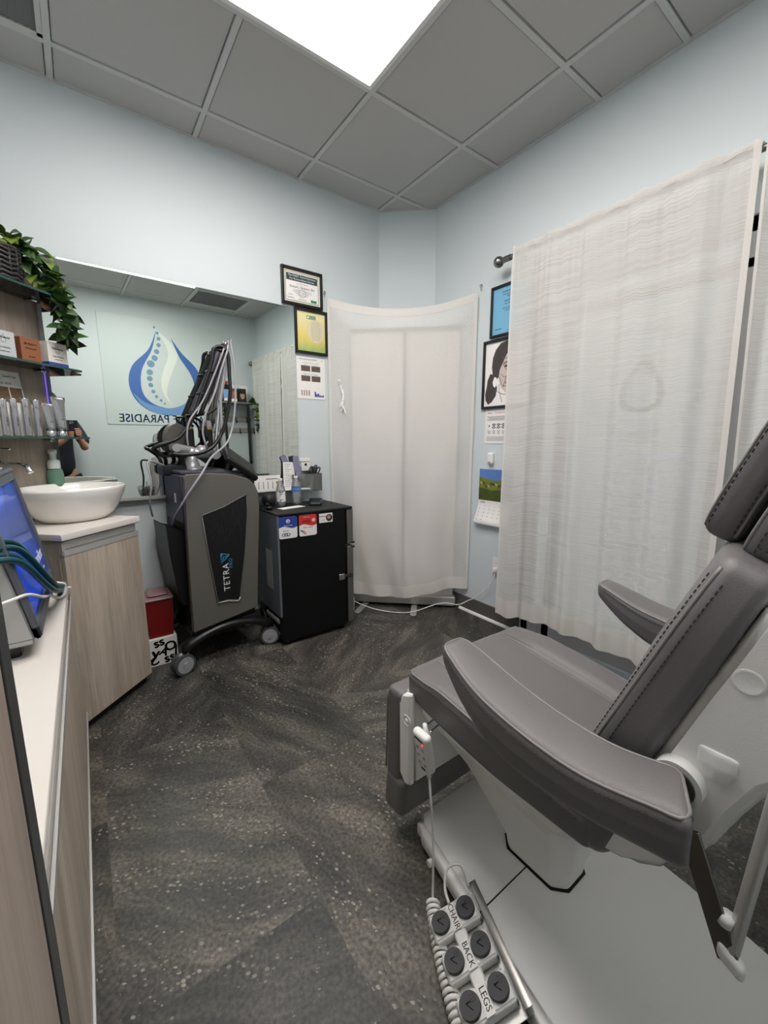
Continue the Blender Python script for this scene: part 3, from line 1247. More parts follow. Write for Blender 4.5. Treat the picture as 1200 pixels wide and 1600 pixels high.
# foaming soap bottle
M_SOAP = mat('green_soap_plastic', (150, 196, 172), 0.15, trans=0.6, ior=1.35)
M_PUMP = mat('clear_pump_plastic', (214, 218, 214), 0.3)
sp = PP(-.045, .9255, .030)
t = thing('soap_dispenser', 'green foaming soap bottle with clear pump behind the basin', 'bottle', sp)
b = MB()
b.lathe([(.001, 0), (.030, 0), (.034, .006), (.034, .14), (.030, .162), (.026, .170), (.001, .17)], M_SOAP, n=24, sx=1.0, sy=.8)
b.build('bottle_body', t)
b = MB()
b.lathe([(.026, .170), (.026, .198), (.023, .210), (.013, .214), (.013, .238), (.018, .242), (.018, .260), (.001, .262)], M_PUMP, n=20)
b.box((-.006, -.045, .246), (.006, 0, .258), M_PUMP, bevel=.003)
b.build('pump_head', t)

# ------------------------------------------------------------------ plants
def leaf(mb, p, dirv, up, L_, W_, m, droop=.25):
    d = Vector(dirv).normalized()
    u = Vector(up).normalized()
    s_ = d.cross(u).normalized()
    u = s_.cross(d)
    n = 6
    v = []
    for i in range(n + 1):
        f = i / n
        wd = W_ * math.sin(PI * (f ** .75)) * .5 + .0004
        c = Vector(p) + d * L_ * f - u * (droop * L_ * f * f)
        v += [c - s_ * wd + u * wd * .35, c, c + s_ * wd + u * wd * .35]
    f_ = []
    for i in range(n):
        a = i * 3
        f_ += [(a, a + 1, a + 4, a + 3), (a + 1, a + 2, a + 5, a + 4)]
    mb.add(v, f_, m, True)


def vines(name, lab, paths, seed, per=11, size=(.035, .06), basket=None):
    rg = random.Random(seed)
    t = thing(name, lab, 'plant', paths[0][0])
    st = MB()
    fo = MB()
    for path in paths:
        P = smooth_path([Vector(p) for p in path], 8)
        st.tube(P, .0022, M_STEM, 5)
        for k in range(per):
            q = P[int((k + .5) / per * (len(P) - 1))]
            dv = Vector((rg.uniform(-1, 1), rg.uniform(-1, .5), rg.uniform(-.7, .6)))
            L_ = rg.uniform(*size)
            leaf(fo, q, dv, (rg.uniform(-.5, .5), rg.uniform(-.7, .0), .8), L_, L_ * .80, M_LEAF2 if rg.random() < .22 else M_LEAF, rg.uniform(.1, .5))
    st.build('stem', t, world_of=t.location)
    fo.build('foliage', t, world_of=t.location)
    return t


zt = ZA + .01
vines('trailing_plant', 'green trailing ivy spilling over the end of the topmost glass shelf', [
    [PP(-.14, zt + .10, .08), PP(-.10, zt + .16, .10), PP(-.05, zt + .11, .13), PP(-.015, zt + .02, .16), PP(-.005, zt - .10, .17), PP(.0, zt - .185, .165)],
    [PP(-.17, zt + .12, .09), PP(-.12, zt + .19, .10), PP(-.06, zt + .15, .12), PP(-.03, zt + .05, .15), PP(-.025, zt - .06, .165), PP(-.012, zt - .16, .17)],
    [PP(-.12, zt + .08, .08), PP(-.05, zt + .06, .12), PP(-.03, zt - .03, .165), PP(-.035, zt - .10, .172), PP(-.02, zt - .17, .168)],
    [PP(-.25, zt + .15, .09), PP(-.2, zt + .20, .09), PP(-.14, zt + .18, .10), PP(-.10, zt + .10, .12)],
], 5, 30, (.048, .085))
# woven basket the plant grows from
M_BASKET = mat('black_woven_rattan', (30, 27, 26), 0.5)
t = thing('woven_basket', 'dark woven basket on the topmost glass shelf', 'basket', PP(-.23, zt, .085))
b = MB()
for k in range(7):
    z = .008 + k * .018
    b.tube([(.075 * math.cos(2 * PI * j / 20), .065 * math.sin(2 * PI * j / 20), z + .004 * (-1) ** j) for j in range(20)], .0085, M_BASKET, 6, closed=True)
for j in range(14):
    a = 2 * PI * j / 14
    b.tube([(.075 * math.cos(a), .065 * math.sin(a), .0), (.077 * math.cos(a), .067 * math.sin(a), .125)], .006, M_BASKET, 5)
b.lathe([(.001, .002), (.07, .002), (.07, .01)], M_BASKET, n=20)
b.build('basket_body', t)
b = MB()
b.tube([(.075 * math.cos(2 * PI * j / 20), .065 * math.sin(2 * PI * j / 20), .128) for j in range(20)], .009, M_BASKET, 6, closed=True)
b.build('rim', t)

# ================================================================== LONG LOW CABINET AT THE LEFT
LX = -0.092
CY0, CY1 = 0.575, 1.995
t = thing('low_drawer_cabinet', 'long low ash laminate drawer cabinet under the white worktop', 'cabinet', (LX - .25, 1.28, 0))
b = MB()
b.box((XL + .02, CY0, .03), (LX - .02, CY1, .632), M_WOOD)
b.build('body', t, world_of=t.location)
b = MB()
b.box((LX - .019, CY0 + .003, .115), (LX, CY1 - .003, .598), M_WOOD, bevel=.0015, seg=1)
dw = b.build('drawer_front', t, world_of=t.location)
b = MB()
b.prism([(LX - .019, .598), (LX + .003, .598), (LX + .003, .616), (LX - .002, .616), (LX - .002, .603), (LX - .019, .603)], CY0 + .003, CY1 - .003, M_ALU, 'y')
b.build('edge_pull', dw, world_of=t.location)
b = MB()
b.box((LX - .019, CY0 + .003, .012), (LX, CY1 - .003, .090), M_WOOD, bevel=.0015, seg=1)
dw = b.build('drawer_front', t, world_of=t.location)
b = MB()
b.prism([(LX - .019, .090), (LX + .006, .090), (LX + .006, .108), (LX + .001, .108), (LX + .001, .095), (LX - .019, .095)], CY0 + .003, CY1 - .003, M_ALU, 'y')
b.build('edge_pull', dw, world_of=t.location)
b = MB()
b.box((LX - .06, CY0, .0), (LX - .03, CY1, .03), M_BLACKM)
b.build('plinth', t, world_of=t.location)

b = MB()
b.prism([(XL + .01, CY0), (LX - .03, CY0), (LX - .004, CY0 + .03), (LX - .004, CY1), (XL + .01, CY1)], .634, .662, M_COUNTER, 'z', bevel=.003)
tag(b.build('worktop'), 'long white stone worktop carrying the blue-lit steriliser', 'worktop')

# tall cabinet standing next to the camera
t = thing('tall_cabinet', 'tall ash laminate cabinet with dark metal edge at the near end of the worktop', 'cabinet', (-.34, .36, 0))
b = MB()
b.box((XL + .01, .16, .03), (-.098, .560, 2.0), M_WOODP)
b.build('body', t, world_of=t.location)
b = MB()
b.box((-.098, .16, .02), (-.080, .492, 2.0), M_WOODP, bevel=.0015, seg=1)
dd = b.build('door', t, world_of=t.location)
b = MB()
b.prism([(-.098, .496), (-.079, .496), (-.0785, .535), (-.084, .562), (-.098, .562)], .02, 2.0, M_ALU_D, 'z', bevel=.001)
b.build('edge_profile', dd, world_of=t.location)

# ------------------------------------------------------------------ UV steriliser box on the worktop
M_DEV = mat('light_grey_metal', (176, 178, 180), 0.38, metal=0.35)
M_DEVD = mat('dark_grey_frame', (84, 88, 96), 0.4)
M_BLUEGLOW = mat('blue_uv_lamp', (60, 110, 255), 0.5, emit=(125, 175, 255), estr=16.0)
M_BLUEGL = glass_mat('blue_tinted_acrylic', (165, 196, 248), fac=0.96, fres=0.25, milk=0.12)
M_TOWEL = mat('folded_white_towel', (214, 218, 226), 0.9, bump=.3, bscale=200)
SY0, SY1 = 1.345, 1.985
sx_b, sx_t, sz0, sz1 = -.146, -.222, .712, 1.118
t = thing('uv_steriliser', 'grey steriliser box with slanted blue-lit window on the white worktop', 'steriliser', (-.36, 1.66, .662))
b = MB()
side = [(sx_b, sz0), (sx_t, sz1), (-.55, sz1), (-.55, sz0)]
b.prism(side, SY0, SY0 + .018, M_DEV, 'y', bevel=.004)
b.prism(side, SY1 - .018, SY1, M_DEV, 'y', bevel=.004)
b.box((-.55, SY0, sz0), (-.535, SY1, sz1), M_DEV)
b.box((-.55, SY0, sz0 - .012), (sx_b - .002, SY1, sz0 + .006), M_DEV, bevel=.004)
b.box((-.55, SY0, sz1 - .012), (sx_t, SY1, sz1 + .004), M_DEV, bevel=.004)
b.build('housing', t, world_of=t.location)
b = MB()
M_LINER = mat('white_steriliser_liner', (206, 210, 218), .5)
b.box((-.53, SY0 + .02, sz0 + .007), (-.528, SY1 - .02, sz1 - .014), M_LINER)
b.box((-.53, SY0 + .02, sz0 + .007), (-.155, SY1 - .02, sz0 + .009), M_LINER)
b.box((-.53, SY1 - .022, sz0 + .007), (-.24, SY1 - .019, sz1 - .014), M_LINER)
b.build('liner', t, world_of=t.location)
# sloped lid frame
sv = Vector((sx_t - sx_b, 0, sz1 - sz0))
sl = sv.length
SM = frame((sx_b, SY0, sz0), (0, 1, 0), sv)     # x along y, y up the slope, z outwards
b = MB()
Ly = SY1 - SY0
for (x0, x1, y0, y1) in ((0, Ly, 0, .035), (0, Ly, sl - .03, sl), (0, .03, 0, sl), (Ly - .03, Ly, 0, sl)):
    b.box((x0, y0, .0), (x1, y1, .016), M_DEVD, mx=SM, bevel=.004)
b.box((0, sl - .004, -.03), (Ly, sl + .012, .018), M_DEVD, mx=SM, bevel=.004)
lid = b.build('window_frame', t, world_of=t.location)
b = MB()
b.box((.03, .035, .003), (Ly - .03, sl - .03, .008), M_BLUEGL, mx=SM)
b.build('window_pane', lid, world_of=t.location)
b = MB()
b.text('sterilizer', .055, M_WHITE, SM @ frame((.50, .115, .009), (1, 0, 0), (0, 1, 0)))
b.build('lettering', lid, world_of=t.location)
b = MB()
b.text('o o o  o o', .02, M_WHITE, SM @ frame((.50, .07, .009), (1, 0, 0), (0, 1, 0)))
b.build('symbol_row', lid, world_of=t.location)
for z in (.84, .98):
    b = MB()
    b.box((-.52, SY0 + .03, z), (-.26, SY1 - .03, z + .006), M_WHITE)
    b.build('rack', t, world_of=t.location)
b = MB()
b.mark()
b.cyl((-.44, SY0 + .06, 1.085), (-.44, SY1 - .06, 1.085), .012, M_BLUEGLOW, 12)
b.mark()
b.cyl((-.50, SY0 + .06, .74), (-.50, SY1 - .06, .74), .010, M_BLUEGLOW, 12)
b.build_parts('uv_lamp', t, world_of=t.location)
b = MB()
b.lathe([(.001, .004), (.0095, .004), (.0095, .0), (.0125, .0), (.0125, .005), (.001, .005)], M_BLACK, n=20, mx=frame((-.214, SY0, .765), (1, 0, 0), (0, 0, 1)))
b.lathe([(.001, .005), (.006, .005), (.006, .0065), (.001, .0065)], M_CHROME, n=16, mx=frame((-.214, SY0, .765), (1, 0, 0), (0, 0, 1)))
b.build('key_lock', t, world_of=t.location)
for (fx, fy) in ((-.21, SY0 + .06), (-.5, SY0 + .06), (-.21, SY1 - .06), (-.5, SY1 - .06)):
    b = MB()
    b.box((fx - .035, fy - .03, .6625), (fx + .03, fy + .03, .702), M_BLACK, bevel=.003)
    b.build('foot', t, world_of=t.location)
for k, (yy, zz) in enumerate(((1.50, .846), (1.66, .846), (1.82, .846), (1.56, .986), (1.76, .986))):
    b = MB()
    b.cushion((.075, .062, .028), .02, M_TOWEL)
    q = b.build('folded_towel', loc=(-.37, yy, zz + .03))
    tag(q, 'folded white towel behind the blue window of the steriliser box', 'towel', 'folded towels inside the steriliser')

# teal tubing bundle looped over the window
M_TEALTUBE = mat('teal_rubber_tube', (22, 74, 84), 0.3)
M_TIE = mat('white_cable_tie', (226, 226, 224), 0.4)
t = thing('tubing_bundle', 'teal rubber tubing tied with a white strap hanging over the blue window', 'tubing', (-.16, 1.6, .72))
b = MB()
for k, (dx, dz, ry) in enumerate(((0, 0, 0), (.006, .012, .03), (-.004, .024, .06), (.010, -.008, -.03))):
    b.tube([(-.205 + dx, 1.30 + ry * .6, .955 + dz), (-.165 + dx, 1.40 + ry, .925 + dz), (-.125 + dx, 1.55 + ry, .80 + dz * .6), (-.113 + dx, 1.74, .726 + dz * .5), (-.098, 1.85 - ry, .708 + dz * .3), (-.104, 1.90, .690 + dz * .3), (-.112, 1.82, .676 + dz * .2)], .0085, M_TEALTUBE, 8, sub=6)
b.build('tube_loop', t, world_of=t.location)
b = MB()
b.tube([(-.130, 1.70, .76), (-.105, 1.72, .752), (-.092, 1.745, .735), (-.100, 1.74, .70), (-.122, 1.73, .702), (-.135, 1.715, .73)], .005, M_TIE, 8, closed=True, sub=4)
b.tube([(-.105, 1.76, .72), (-.085, 1.86, .69), (-.095, 1.93, .672), (-.12, 1.9, .668), (-.115, 1.80, .70)], .0045, M_TIE, 8, sub=5)
b.build('strap', t, world_of=t.location)
b = MB()
b.tube([(-.112, 1.72, .735), (-.122, 1.56, .765), (-.128, 1.46, .79), (-.148, 1.36, .832), (-.18, 1.30, .84), (-.24, 1.28, .83)], .0042, M_TIE, 8, sub=6)
tag(b.build('white_lead'), 'thin white lead curving across the grey side of the steriliser', 'cable')

# ================================================================== SHARPS BIN AND PATTERNED BAG
t = thing('sharps_bin', 'red sharps bin with smoky lid on the floor behind the sink cabinet', 'bin', (.26, 2.515, .16))
b = MB()
b.loft([[(x_, y_, z_) for x_, y_ in ((-s_ * .068, -s_ * .08), (s_ * .068, -s_ * .08), (s_ * .068, s_ * .08), (-s_ * .068, s_ * .08))] for z_, s_ in ((0, .86), (.21, 1.0))], M_RED, smooth=False)
b.build('bin_body', t)
b = MB()
b.box((-.074, -.086, .208), (.074, .086, .228), M_REDLID, bevel=.006)
b.box((-.05, -.06, .226), (.05, .06, .246), M_REDLID, bevel=.008)
b.build('lid', t)
M_BAGP = mat('white_bag_paper', (224, 222, 218), 0.6)
t = thing('patterned_box', 'white box with bold black lettering pattern under the red sharps bin', 'box', (.26, 2.515, .0))
b = MB()
b.box((-.072, -.085, .0), (.072, .085, .158), M_BAGP, bevel=.003)
b.build('box_body', t)
b = MB()
for txt, sz, px_, pz, an in (('ss', .07, -.02, .135, 12), ('O', .075, .035, .10, 0), ('y', .09, -.04, .075, -10), ('ss', .07, .025, .035, 10), ('C', .06, -.05, .03, 20), ('A', .06, .0, .075, -25), ('/', .09, .06, .06, 10)):
    a = R(an)
    b.text(txt, sz, M_TEXT, frame((px_, -.0856, pz), (math.cos(a), 0, math.sin(a)), (-math.sin(a), 0, math.cos(a))))
    for ox, oz in ((.002, 0), (-.002, 0), (0, .002), (0, -.002), (.003, .001)):
        b.text(txt, sz, M_TEXT, frame((px_ + ox, -.0857, pz + oz), (math.cos(a), 0, math.sin(a)), (-math.sin(a), 0, math.cos(a))))
    b.text(txt, sz * 1.06, M_TEXT, frame((px_ + .001, -.0857, pz), (math.cos(a), 0, math.sin(a)), (-math.sin(a), 0, math.cos(a))))
    b.text(txt, sz, M_TEXT, frame((.0726, px_, pz), (0, 1, 0), (0, 0, 1)))
b.build('print', t)

# ================================================================== LASER MACHINE
MA = (0.333, 2.258, 0)
a6 = R(6)
t = thing('laser_machine', 'tall grey wheeled laser machine with articulated arm in front of the mirror', 'machine', MA, a6)
# side panel: local x along the face, y backwards
b = MB()
out = [(.070, 1.045), (.085, 1.060), (.20, 1.062), (.32, 1.050), (.405, 1.022), (.445, .985), (.464, .935), (.466, .86), (.456, .70), (.440, .50), (.425, .262), (.24, .236), (.058, .214), (.060, .5)]
b.prism(out, 0.0, .032, M_TETRA, 'y', bevel=.004, seg=2)
pnl = b.build('side_panel', t)
b = MB()
vent = [(.143, .835), (.150, .846), (.26, .878), (.378, .932), (.391, .925), (.388, .83), (.362, .60), (.318, .345), (.308, .335), (.25, .352), (.193, .352), (.165, .60)]
b.prism(vent, -.0045, .02, M_BLACK, 'y', bevel=.002)
b.build('vent_panel', pnl)
b = MB()
b.tube([(x_, -.005, z_) for x_, z_ in vent + vent[:1]], .003, M_TETRA, 6)
b.tube([(.191, -.006, .349), (.25, -.006, .347), (.300, -.006, .332), (.312, -.006, .335), (.320, -.006, .352)], .0035, M_SILVER, 6)
b.build('vent_rim', pnl)
b = MB()
for row in range(4):
    for k in range(13):
        f = k / 12
        xx = .165 + .012 * row + f * (.205 - .014 * row)
        zz = .800 - row * .043 + f * .085
        if 1:
            b.box((xx - .0045, -.0062, zz - .015), (xx + .0045, -.004, zz + .015), M_BLACKM)
b.build('vent_slot', pnl)
M_TETRATXT = mat('white_badge_print', (222, 224, 224), .5)
M_TETRABLUE = mat('blue_badge_print', (52, 140, 178), .5)
b = MB()
b.text('TETRA', .048, M_TETRATXT, frame((.250, -.0062, .485), (0, 0, 1), (-1, 0, 0)), spacing=1.15)
b.text('PRO', .026, M_TETRABLUE, frame((.278, -.0062, .560), (0, 0, 1), (-1, 0, 0)), spacing=1.15)
tri = [(.226, .568), (.226, .622), (.272, .610)]
for p, q in zip(tri, tri[1:] + tri[:1]):
    b.tube([(p[0], -.0066, p[1]), (q[0], -.0066, q[1])], .0022, M_TETRABLUE, 4)
for p in tri:
    b.tube([(p[0], -.0066, p[1]), (.240, -.0066, .600)], .0018, M_TETRABLUE, 4)
b.build('badge', pnl)
# core body
b = MB()
b.box((.062, .034, .80), (.43, .335, 1.055), M_NAVY, bevel=.006)
b.box((.075, .034, .22), (.42, .325, .80), M_BLACKM)
b.box((.068, .032, .30), (.40, .33, .8), M_BLACK, bevel=.004)
b.build('core_body', t)
b = MB()
b.prism([(.07, 1.056), (.42, 1.04), (.42, 1.052), (.36, 1.066), (.07, 1.076)], .05, .325, M_NAVY, 'y', bevel=.004)
b.box((.03, .20, 1.045), (.15, .33, 1.10), M_BLACK, bevel=.005)
b.build('top_deck', t)
# rear cable pocket, curved black shell
b = MB()
b.prism([(-.012, .80), (.01, .78), (.068, .755), (.075, .74), (.075, .36), (.050, .345), (.032, .36), (.012, .48), (-.004, .64)], .075, .33, M_BLACK, 'y', bevel=.004)
b.build('rear_pocket', t)
b = MB()
b.box((.0645, .13, .905), (.0615, .16, .955), M_WHITE2)
for yy, zz in ((.06, .93), (.09, .965), (.075, .89), (.22, .93)):
    b.cyl((.063, yy, zz), (.0605, yy, zz), .006, M_BLACK, 10)
b.build('rating_plate', t)
# other side panel far side
b = MB()
b.prism([(x_, z_) for x_, z_ in out], .335, .36, M_TETRA, 'y', bevel=.004)
b.build('side_panel', t)
# bumper arch and base
def arch(yc):
    p = []
    for k in range(13):
        f = k / 12
        x_ = -.005 + f * .52
        z_ = .118 + .082 * math.sin(PI * f) ** .8
        p.append((x_, yc, z_))
    return p
b = MB()
for yc in (.03, .33):
    P = arch(yc)
    loops = []
    for k, p in enumerate(P):
        hgt = .038 + .018 * abs(2 * k / 12 - 1) ** 2
        wd = .038
        loops.append([(p[0], p[1] + wd * math.cos(2 * PI * j / 12), p[2] + hgt * .6 * math.sin(2 * PI * j / 12)) for j in range(12)])
    b.loft(loops, M_BLACK)
b.box((.06, .02, .17), (.44, .34, .225), M_BLACKM, bevel=.01)
b.build('base_bumper', t)


def caster(px_, py_, ang):
    w_ = MB()
    ca, sa = math.cos(ang), math.sin(ang)
    ax = Vector((-sa, ca, 0))
    c = Vector((px_, py_, .056))
    for sgn in (-1, 1):
        c2 = c + ax * .016 * sgn
        w_.cyl(c2 - ax * .011, c2 + ax * .011, .056, M_TYRE, 28)
        c3 = c2 + ax * .0115 * sgn
        w_.cyl(c3 - ax * .001, c3 + ax * .002, .044, M_WHEEL, 24)
        w_.cyl(c3, c3 + ax * .005 * sgn, .016, M_WHEEL, 16)
    wo = w_.build('caster_wheel', t)
    f_ = MB()
    f_.box((-.02, -.016, 0), (.03, .016, .03), M_WHEEL, mx=Matrix.Translation((px_, py_, .085)) @ Matrix.Rotation(ang, 4, 'Z'), bevel=.006)
    f_.cyl((px_ + .02 * ca, py_ + .02 * sa, .10), (px_ + .02 * ca, py_ + .02 * sa, .135), .012, M_STEEL, 12)
    f_.build('fork', wo)


caster(-.005, .01, R(15))
caster(.50, .02, R(155))
caster(.01, .345, R(40))
caster(.50, .345, R(10))

# articulated arm
AV = .245
b = MB()
b.lathe([(.001, 0), (.052, 0), (.052, .006), (.034, .012), (.030, .05), (.026, .056), (.026, .075), (.020, .08), (.020, .105), (.001, .105)], M_SILVER, (.172, AV, 1.070), 24)
b.sphere((.172, AV, 1.165), .034, M_SILVER, 16)
b.cyl((.09, AV - .02, 1.190), (.16, AV, 1.175), .027, M_SILVER, 20)
b.cyl((.085, AV - .045, 1.193), (.085, AV + .03, 1.193), .022, M_SILVER, 18)
b.cyl((.172, AV, 1.165), (.26, AV - .02, 1.158), .028, M_SILVER, 20)
b.sphere((.225, AV - .005, 1.17), .037, M_SILVER, 16)
b.cyl((.292, AV - .05, 1.152), (.292, AV + .02, 1.152), .026, M_SILVER, 18)
b.build('arm_joint', t, loc=(.02, 0, 0))
b = MB()
b.cyl((.296, AV - .02, 1.16), (.345, AV - .01, 1.44), .013, M_CHROME, 14)
b.cyl((.345, AV - .01, 1.44), (.425, AV + .01, 1.79), .011, M_SILVER, 14)
b.cyl((.425, AV + .01, 1.765), (.432, AV + .01, 1.80), .014, M_CHROME, 14)
b.cyl((.335, AV - .04, 1.27), (.340, AV - .03, 1.45), .008, M_SILVER, 12)
b.build('arm_tube', t, loc=(.022, 0, .012))
b = MB()
b.tube([(.19, AV + .01, 1.36), (.25, AV, 1.49), (.31, AV, 1.61), (.365, AV, 1.74)], .021, M_NAVY, 10, sub=4)
b.tube([(.225, AV - .02, 1.36), (.29, AV - .02, 1.50), (.345, AV - .02, 1.64), (.385, AV, 1.76)], .012, M_BLACK, 10, sub=4)
b.tube([(.31, AV + .03, 1.32), (.345, AV + .03, 1.50), (.385, AV + .02, 1.68), (.405, AV, 1.78)], .013, M_STEEL, 10, sub=4)
for f in (.3, .62, .93):
    b.tube([(.19 + f * .19 + .026 * math.cos(2 * PI * j / 14), AV + .026 * math.sin(2 * PI * j / 14), 1.36 + f * .39) for j in range(14)], .006, M_BLACK, 6, closed=True)
b.build('upper_arm', t, loc=(.022, 0, .012))
b = MB()
M_BRASS = mat('brass_collar', (188, 158, 98), .35, metal=.7)
for xx, yy in ((.185, AV + .04), (.283, AV + .02)):
    b.cyl((xx, yy, 1.20), (xx, yy, 1.295), .021, M_BLACK, 18)
    b.cyl((xx, yy, 1.295), (xx, yy, 1.310), .019, M_BRASS, 18)
    b.cyl((xx, yy, 1.310), (xx, yy, 1.345), .016, M_NAVY if xx < .2 else M_SILVER, 18)
b.box((.15, AV + .02, 1.16), (.31, AV + .07, 1.20), M_BLACK, bevel=.008)
b.build('handpiece_holder', t, loc=(.02, 0, 0))
b = MB()
b.cyl((.110, AV + .075, 1.240), (.125, AV + .05, 1.240), .085, M_TETRA, 32)
b.build('round_cover', t, loc=(.02, 0, 0))
# black hoses
b = MB()
b.tube([(.045, .20, 1.10), (.035, .17, 1.14), (-.005, .17, 1.178), (-.022, .14, 1.190), (.0, .13, 1.204), (.06, .12, 1.225), (.11, .12, 1.255), (.17, .13, 1.33), (.215, .14, 1.42), (.28, .14, 1.58), (.315, .14, 1.68), (.325, .14, 1.735), (.35, .14, 1.755), (.385, .13, 1.75), (.40, .12, 1.70), (.395, .11, 1.60), (.39, .10, 1.50), (.365, .10, 1.38), (.33, .10, 1.28), (.27, .09, 1.20), (.20, .08, 1.165), (.12, .09, 1.155), (.06, .11, 1.160)], .0105, M_BLACK, 10, sub=6)
b.tube([(.10, .19, 1.09), (.115, .17, 1.12), (.10, .16, 1.150), (.05, .13, 1.158)], .0115, M_BLACK, 10, sub=6)
b.tube([(.36, .15, 1.44), (.28, .17, 1.385), (.20, .15, 1.37), (.15, .14, 1.365), (.165, .14, 1.33), (.19, .15, 1.31)], .006, M_BLACK, 8, sub=5)
b.tube([(.20, .18, 1.36), (.235, .18, 1.345), (.262, .17, 1.31), (.265, .16, 1.25)], .007, M_BLACK, 8, sub=5)
b.build('black_hose', t, loc=(.02, .085, 0))
# clear / grey hoses
M_CLEARH = mat('milky_hose', (158, 158, 164), .25)
b = MB()
b.tube([(.40, .08, 1.77), (.405, .06, 1.66), (.40, .05, 1.52), (.385, .04, 1.40), (.36, .03, 1.30), (.31, .0, 1.215), (.20, -.06, 1.14), (.13, -.115, 1.065), (.07, -.115, .985), (.025, -.08, .90), (.012, .0, .83), (.012, .05, .78)], .0055, M_CLEARH, 8, sub=6)
b.tube([(.37, .10, 1.74), (.30, .10, 1.58), (.23, .10, 1.44), (.155, .09, 1.34), (.135, .09, 1.26), (.14, .10, 1.20)], .0050, M_CLEARH, 8, sub=6)
b.tube([(.395, .11, 1.74), (.345, .10, 1.62), (.30, .09, 1.50), (.235, .08, 1.37), (.215, .08, 1.28), (.225, .08, 1.215), (.24, .1, 1.19)], .0055, M_CLEARH, 8, sub=6)
b.tube([(.235, .16, 1.19), (.275, .17, 1.235), (.27, .17, 1.29), (.25, .17, 1.33)], .0055, M_CLEARH, 8, sub=5)
b.build('clear_hose', t, loc=(.02, .085, 0))
# tilted control screen
b = MB()
tm = frame((.405, .10, 1.105), (.62, 0, -.46), (.25, .90, .33))
b.box((-.105, -.10, -.016), (.105, .10, .016), M_BLACK, mx=tm, bevel=.006)
scr = b.build('control_screen', t)
b = MB()
b.box((-.088, -.083, .0162), (.088, .083, .0175), M_BLACKM, mx=tm)
b.build('display', scr)
b = MB()
b.cyl((.345, .14, 1.05), (.375, .13, 1.12), .022, M_BLACK, 14)
b.build('screen_stand', t)
b = MB()
b.tube([(.05, .26, 1.10), (-.03, .25, 1.12), (-.028, .22, 1.02), (-.04, .24, .90), (-.02, .30, .82)], .005, M_CLEARH, 8, sub=6)
b.build('clear_hose', t)

# ================================================================== MINI FRIDGE
FX0, FX1, FXD, FY0, FY1, FZ = .862, 1.315, 1.372, 2.222, 2.612, .818
t = thing('mini_fridge', 'small black two-door fridge standing next to the laser machine', 'fridge', ((FX0 + FX1) / 2, (FY0 + FY1) / 2, 0))
W0 = t.location
b = MB()
b.box((FX0 + .012, FY0, .03), (FX1, FY1, FZ - .012), M_FRIDGE, bevel=.003)
b.box((FX0 + .07, FY0 + .02, .012), (FX1 - .03, FY1 - .02, .035), M_BLACKM)
b.build('fridge_body', t, world_of=W0)
b = MB()
b.box((FX0, FY0 - .003, FZ - .014), (FXD - .004, FY1, FZ), M_BLACKM, bevel=.003)
b.build('top_panel', t, world_of=W0)
b = MB()
b.box((FX0, FY0 + .002, .19), (FX0 + .013, FY1 - .002, FZ - .014), M_FRIDGEB)
b.box((FX0 - .001, FY0 + .10, .34), (FX0 + .001, FY0 + .2, .58), M_ALU)
b.build('back_sheet', t, world_of=W0)
b = MB()
b.box((FX0 + .02, FY0 + .02, .05), (FX0 + .03, FY1 - .02, .19), M_BLACKM)
b.box((FX0 + .0, FY0 + .05, .13), (FX0 + .02, FY0 + .25, .16), M_SILVER, bevel=.004)
b.tube([(FX0 + .01, FY0 + .05, .06), (FX0 - .0, FY0 + .15, .10), (FX0 + .008, FY0 + .25, .07), (FX0 + .004, FY0 + .32, .14)], .008, M_BLACK, 8, sub=4)
b.sphere((FX0 + .05, FY0 + .2, .10), .05, M_BLACK, 14)
b.build('compressor_bay', t, world_of=W0)
for z0, z1 in ((.575, FZ - .016), (.045, .558)):
    b = MB()
    b.box((FX1 + .004, FY0 - .001, z0), (FX1 + .010, FY1, z1), M_BLACKM)
    b.box((FX1 + .010, FY0 - .002, z0), (FXD, FY1, z1), M_FRIDGED, bevel=.005)
    dd = b.build('door', t, world_of=W0)
    b = MB()
    b.box((FXD - .02, FY0 - .003, z0 if z0 > .5 else z1 - .012), (FXD + .012, FY0 + .3, (z0 + .012) if z0 > .5 else z1), M_BLACK, bevel=.003)
    b.build('grip', dd, world_of=W0)
b = MB()
b.box((FX1 - .055, FY0 - .010, .345), (FX1 - .015, FY0, .385), M_CHROME, bevel=.003)
b.cyl((FX1 - .035, FY0 - .014, .367), (FX1 - .035, FY0 - .002, .367), .010, M_CHROME, 16)
b.box((FX1 - .02, FY0 - .006, .357), (FXD - .015, FY0 - .002, .377), M_STEEL, bevel=.002)
b.box((FXD - .03, FY0 - .009, .350), (FXD - .008, FY0 - .002, .384), M_STEEL, bevel=.003)
b.build('latch_lock', t, world_of=W0)
for px_, py_ in ((FX0 + .05, FY0 + .04), (FX1 - .02, FY0 + .04), (FX0 + .05, FY1 - .04), (FX1 - .02, FY1 - .04)):
    b = MB()
    b.cyl((px_, py_, .0), (px_, py_, .03), .016, M_BLACK, 12)
    b.build('foot', t, world_of=W0)
# stickers on the side
M_STK = mat('sticker_white', (232, 230, 228), .35)
M_STKB = mat('sticker_blue', (42, 66, 146), .35)
M_STKR = mat('sticker_red', (206, 46, 40), .35)


def rrect(x0, x1, z0, z1, r, n=5):
    p = []
    for cx, cz, a0 in ((x1 - r, z1 - r, 0), (x0 + r, z1 - r, 90), (x0 + r, z0 + r, 180), (x1 - r, z0 + r, 270)):
        for k in range(n + 1):
            a = R(a0 + 90 * k / n)
            p.append((cx + r * math.cos(a), cz + r * math.sin(a)))
    return p


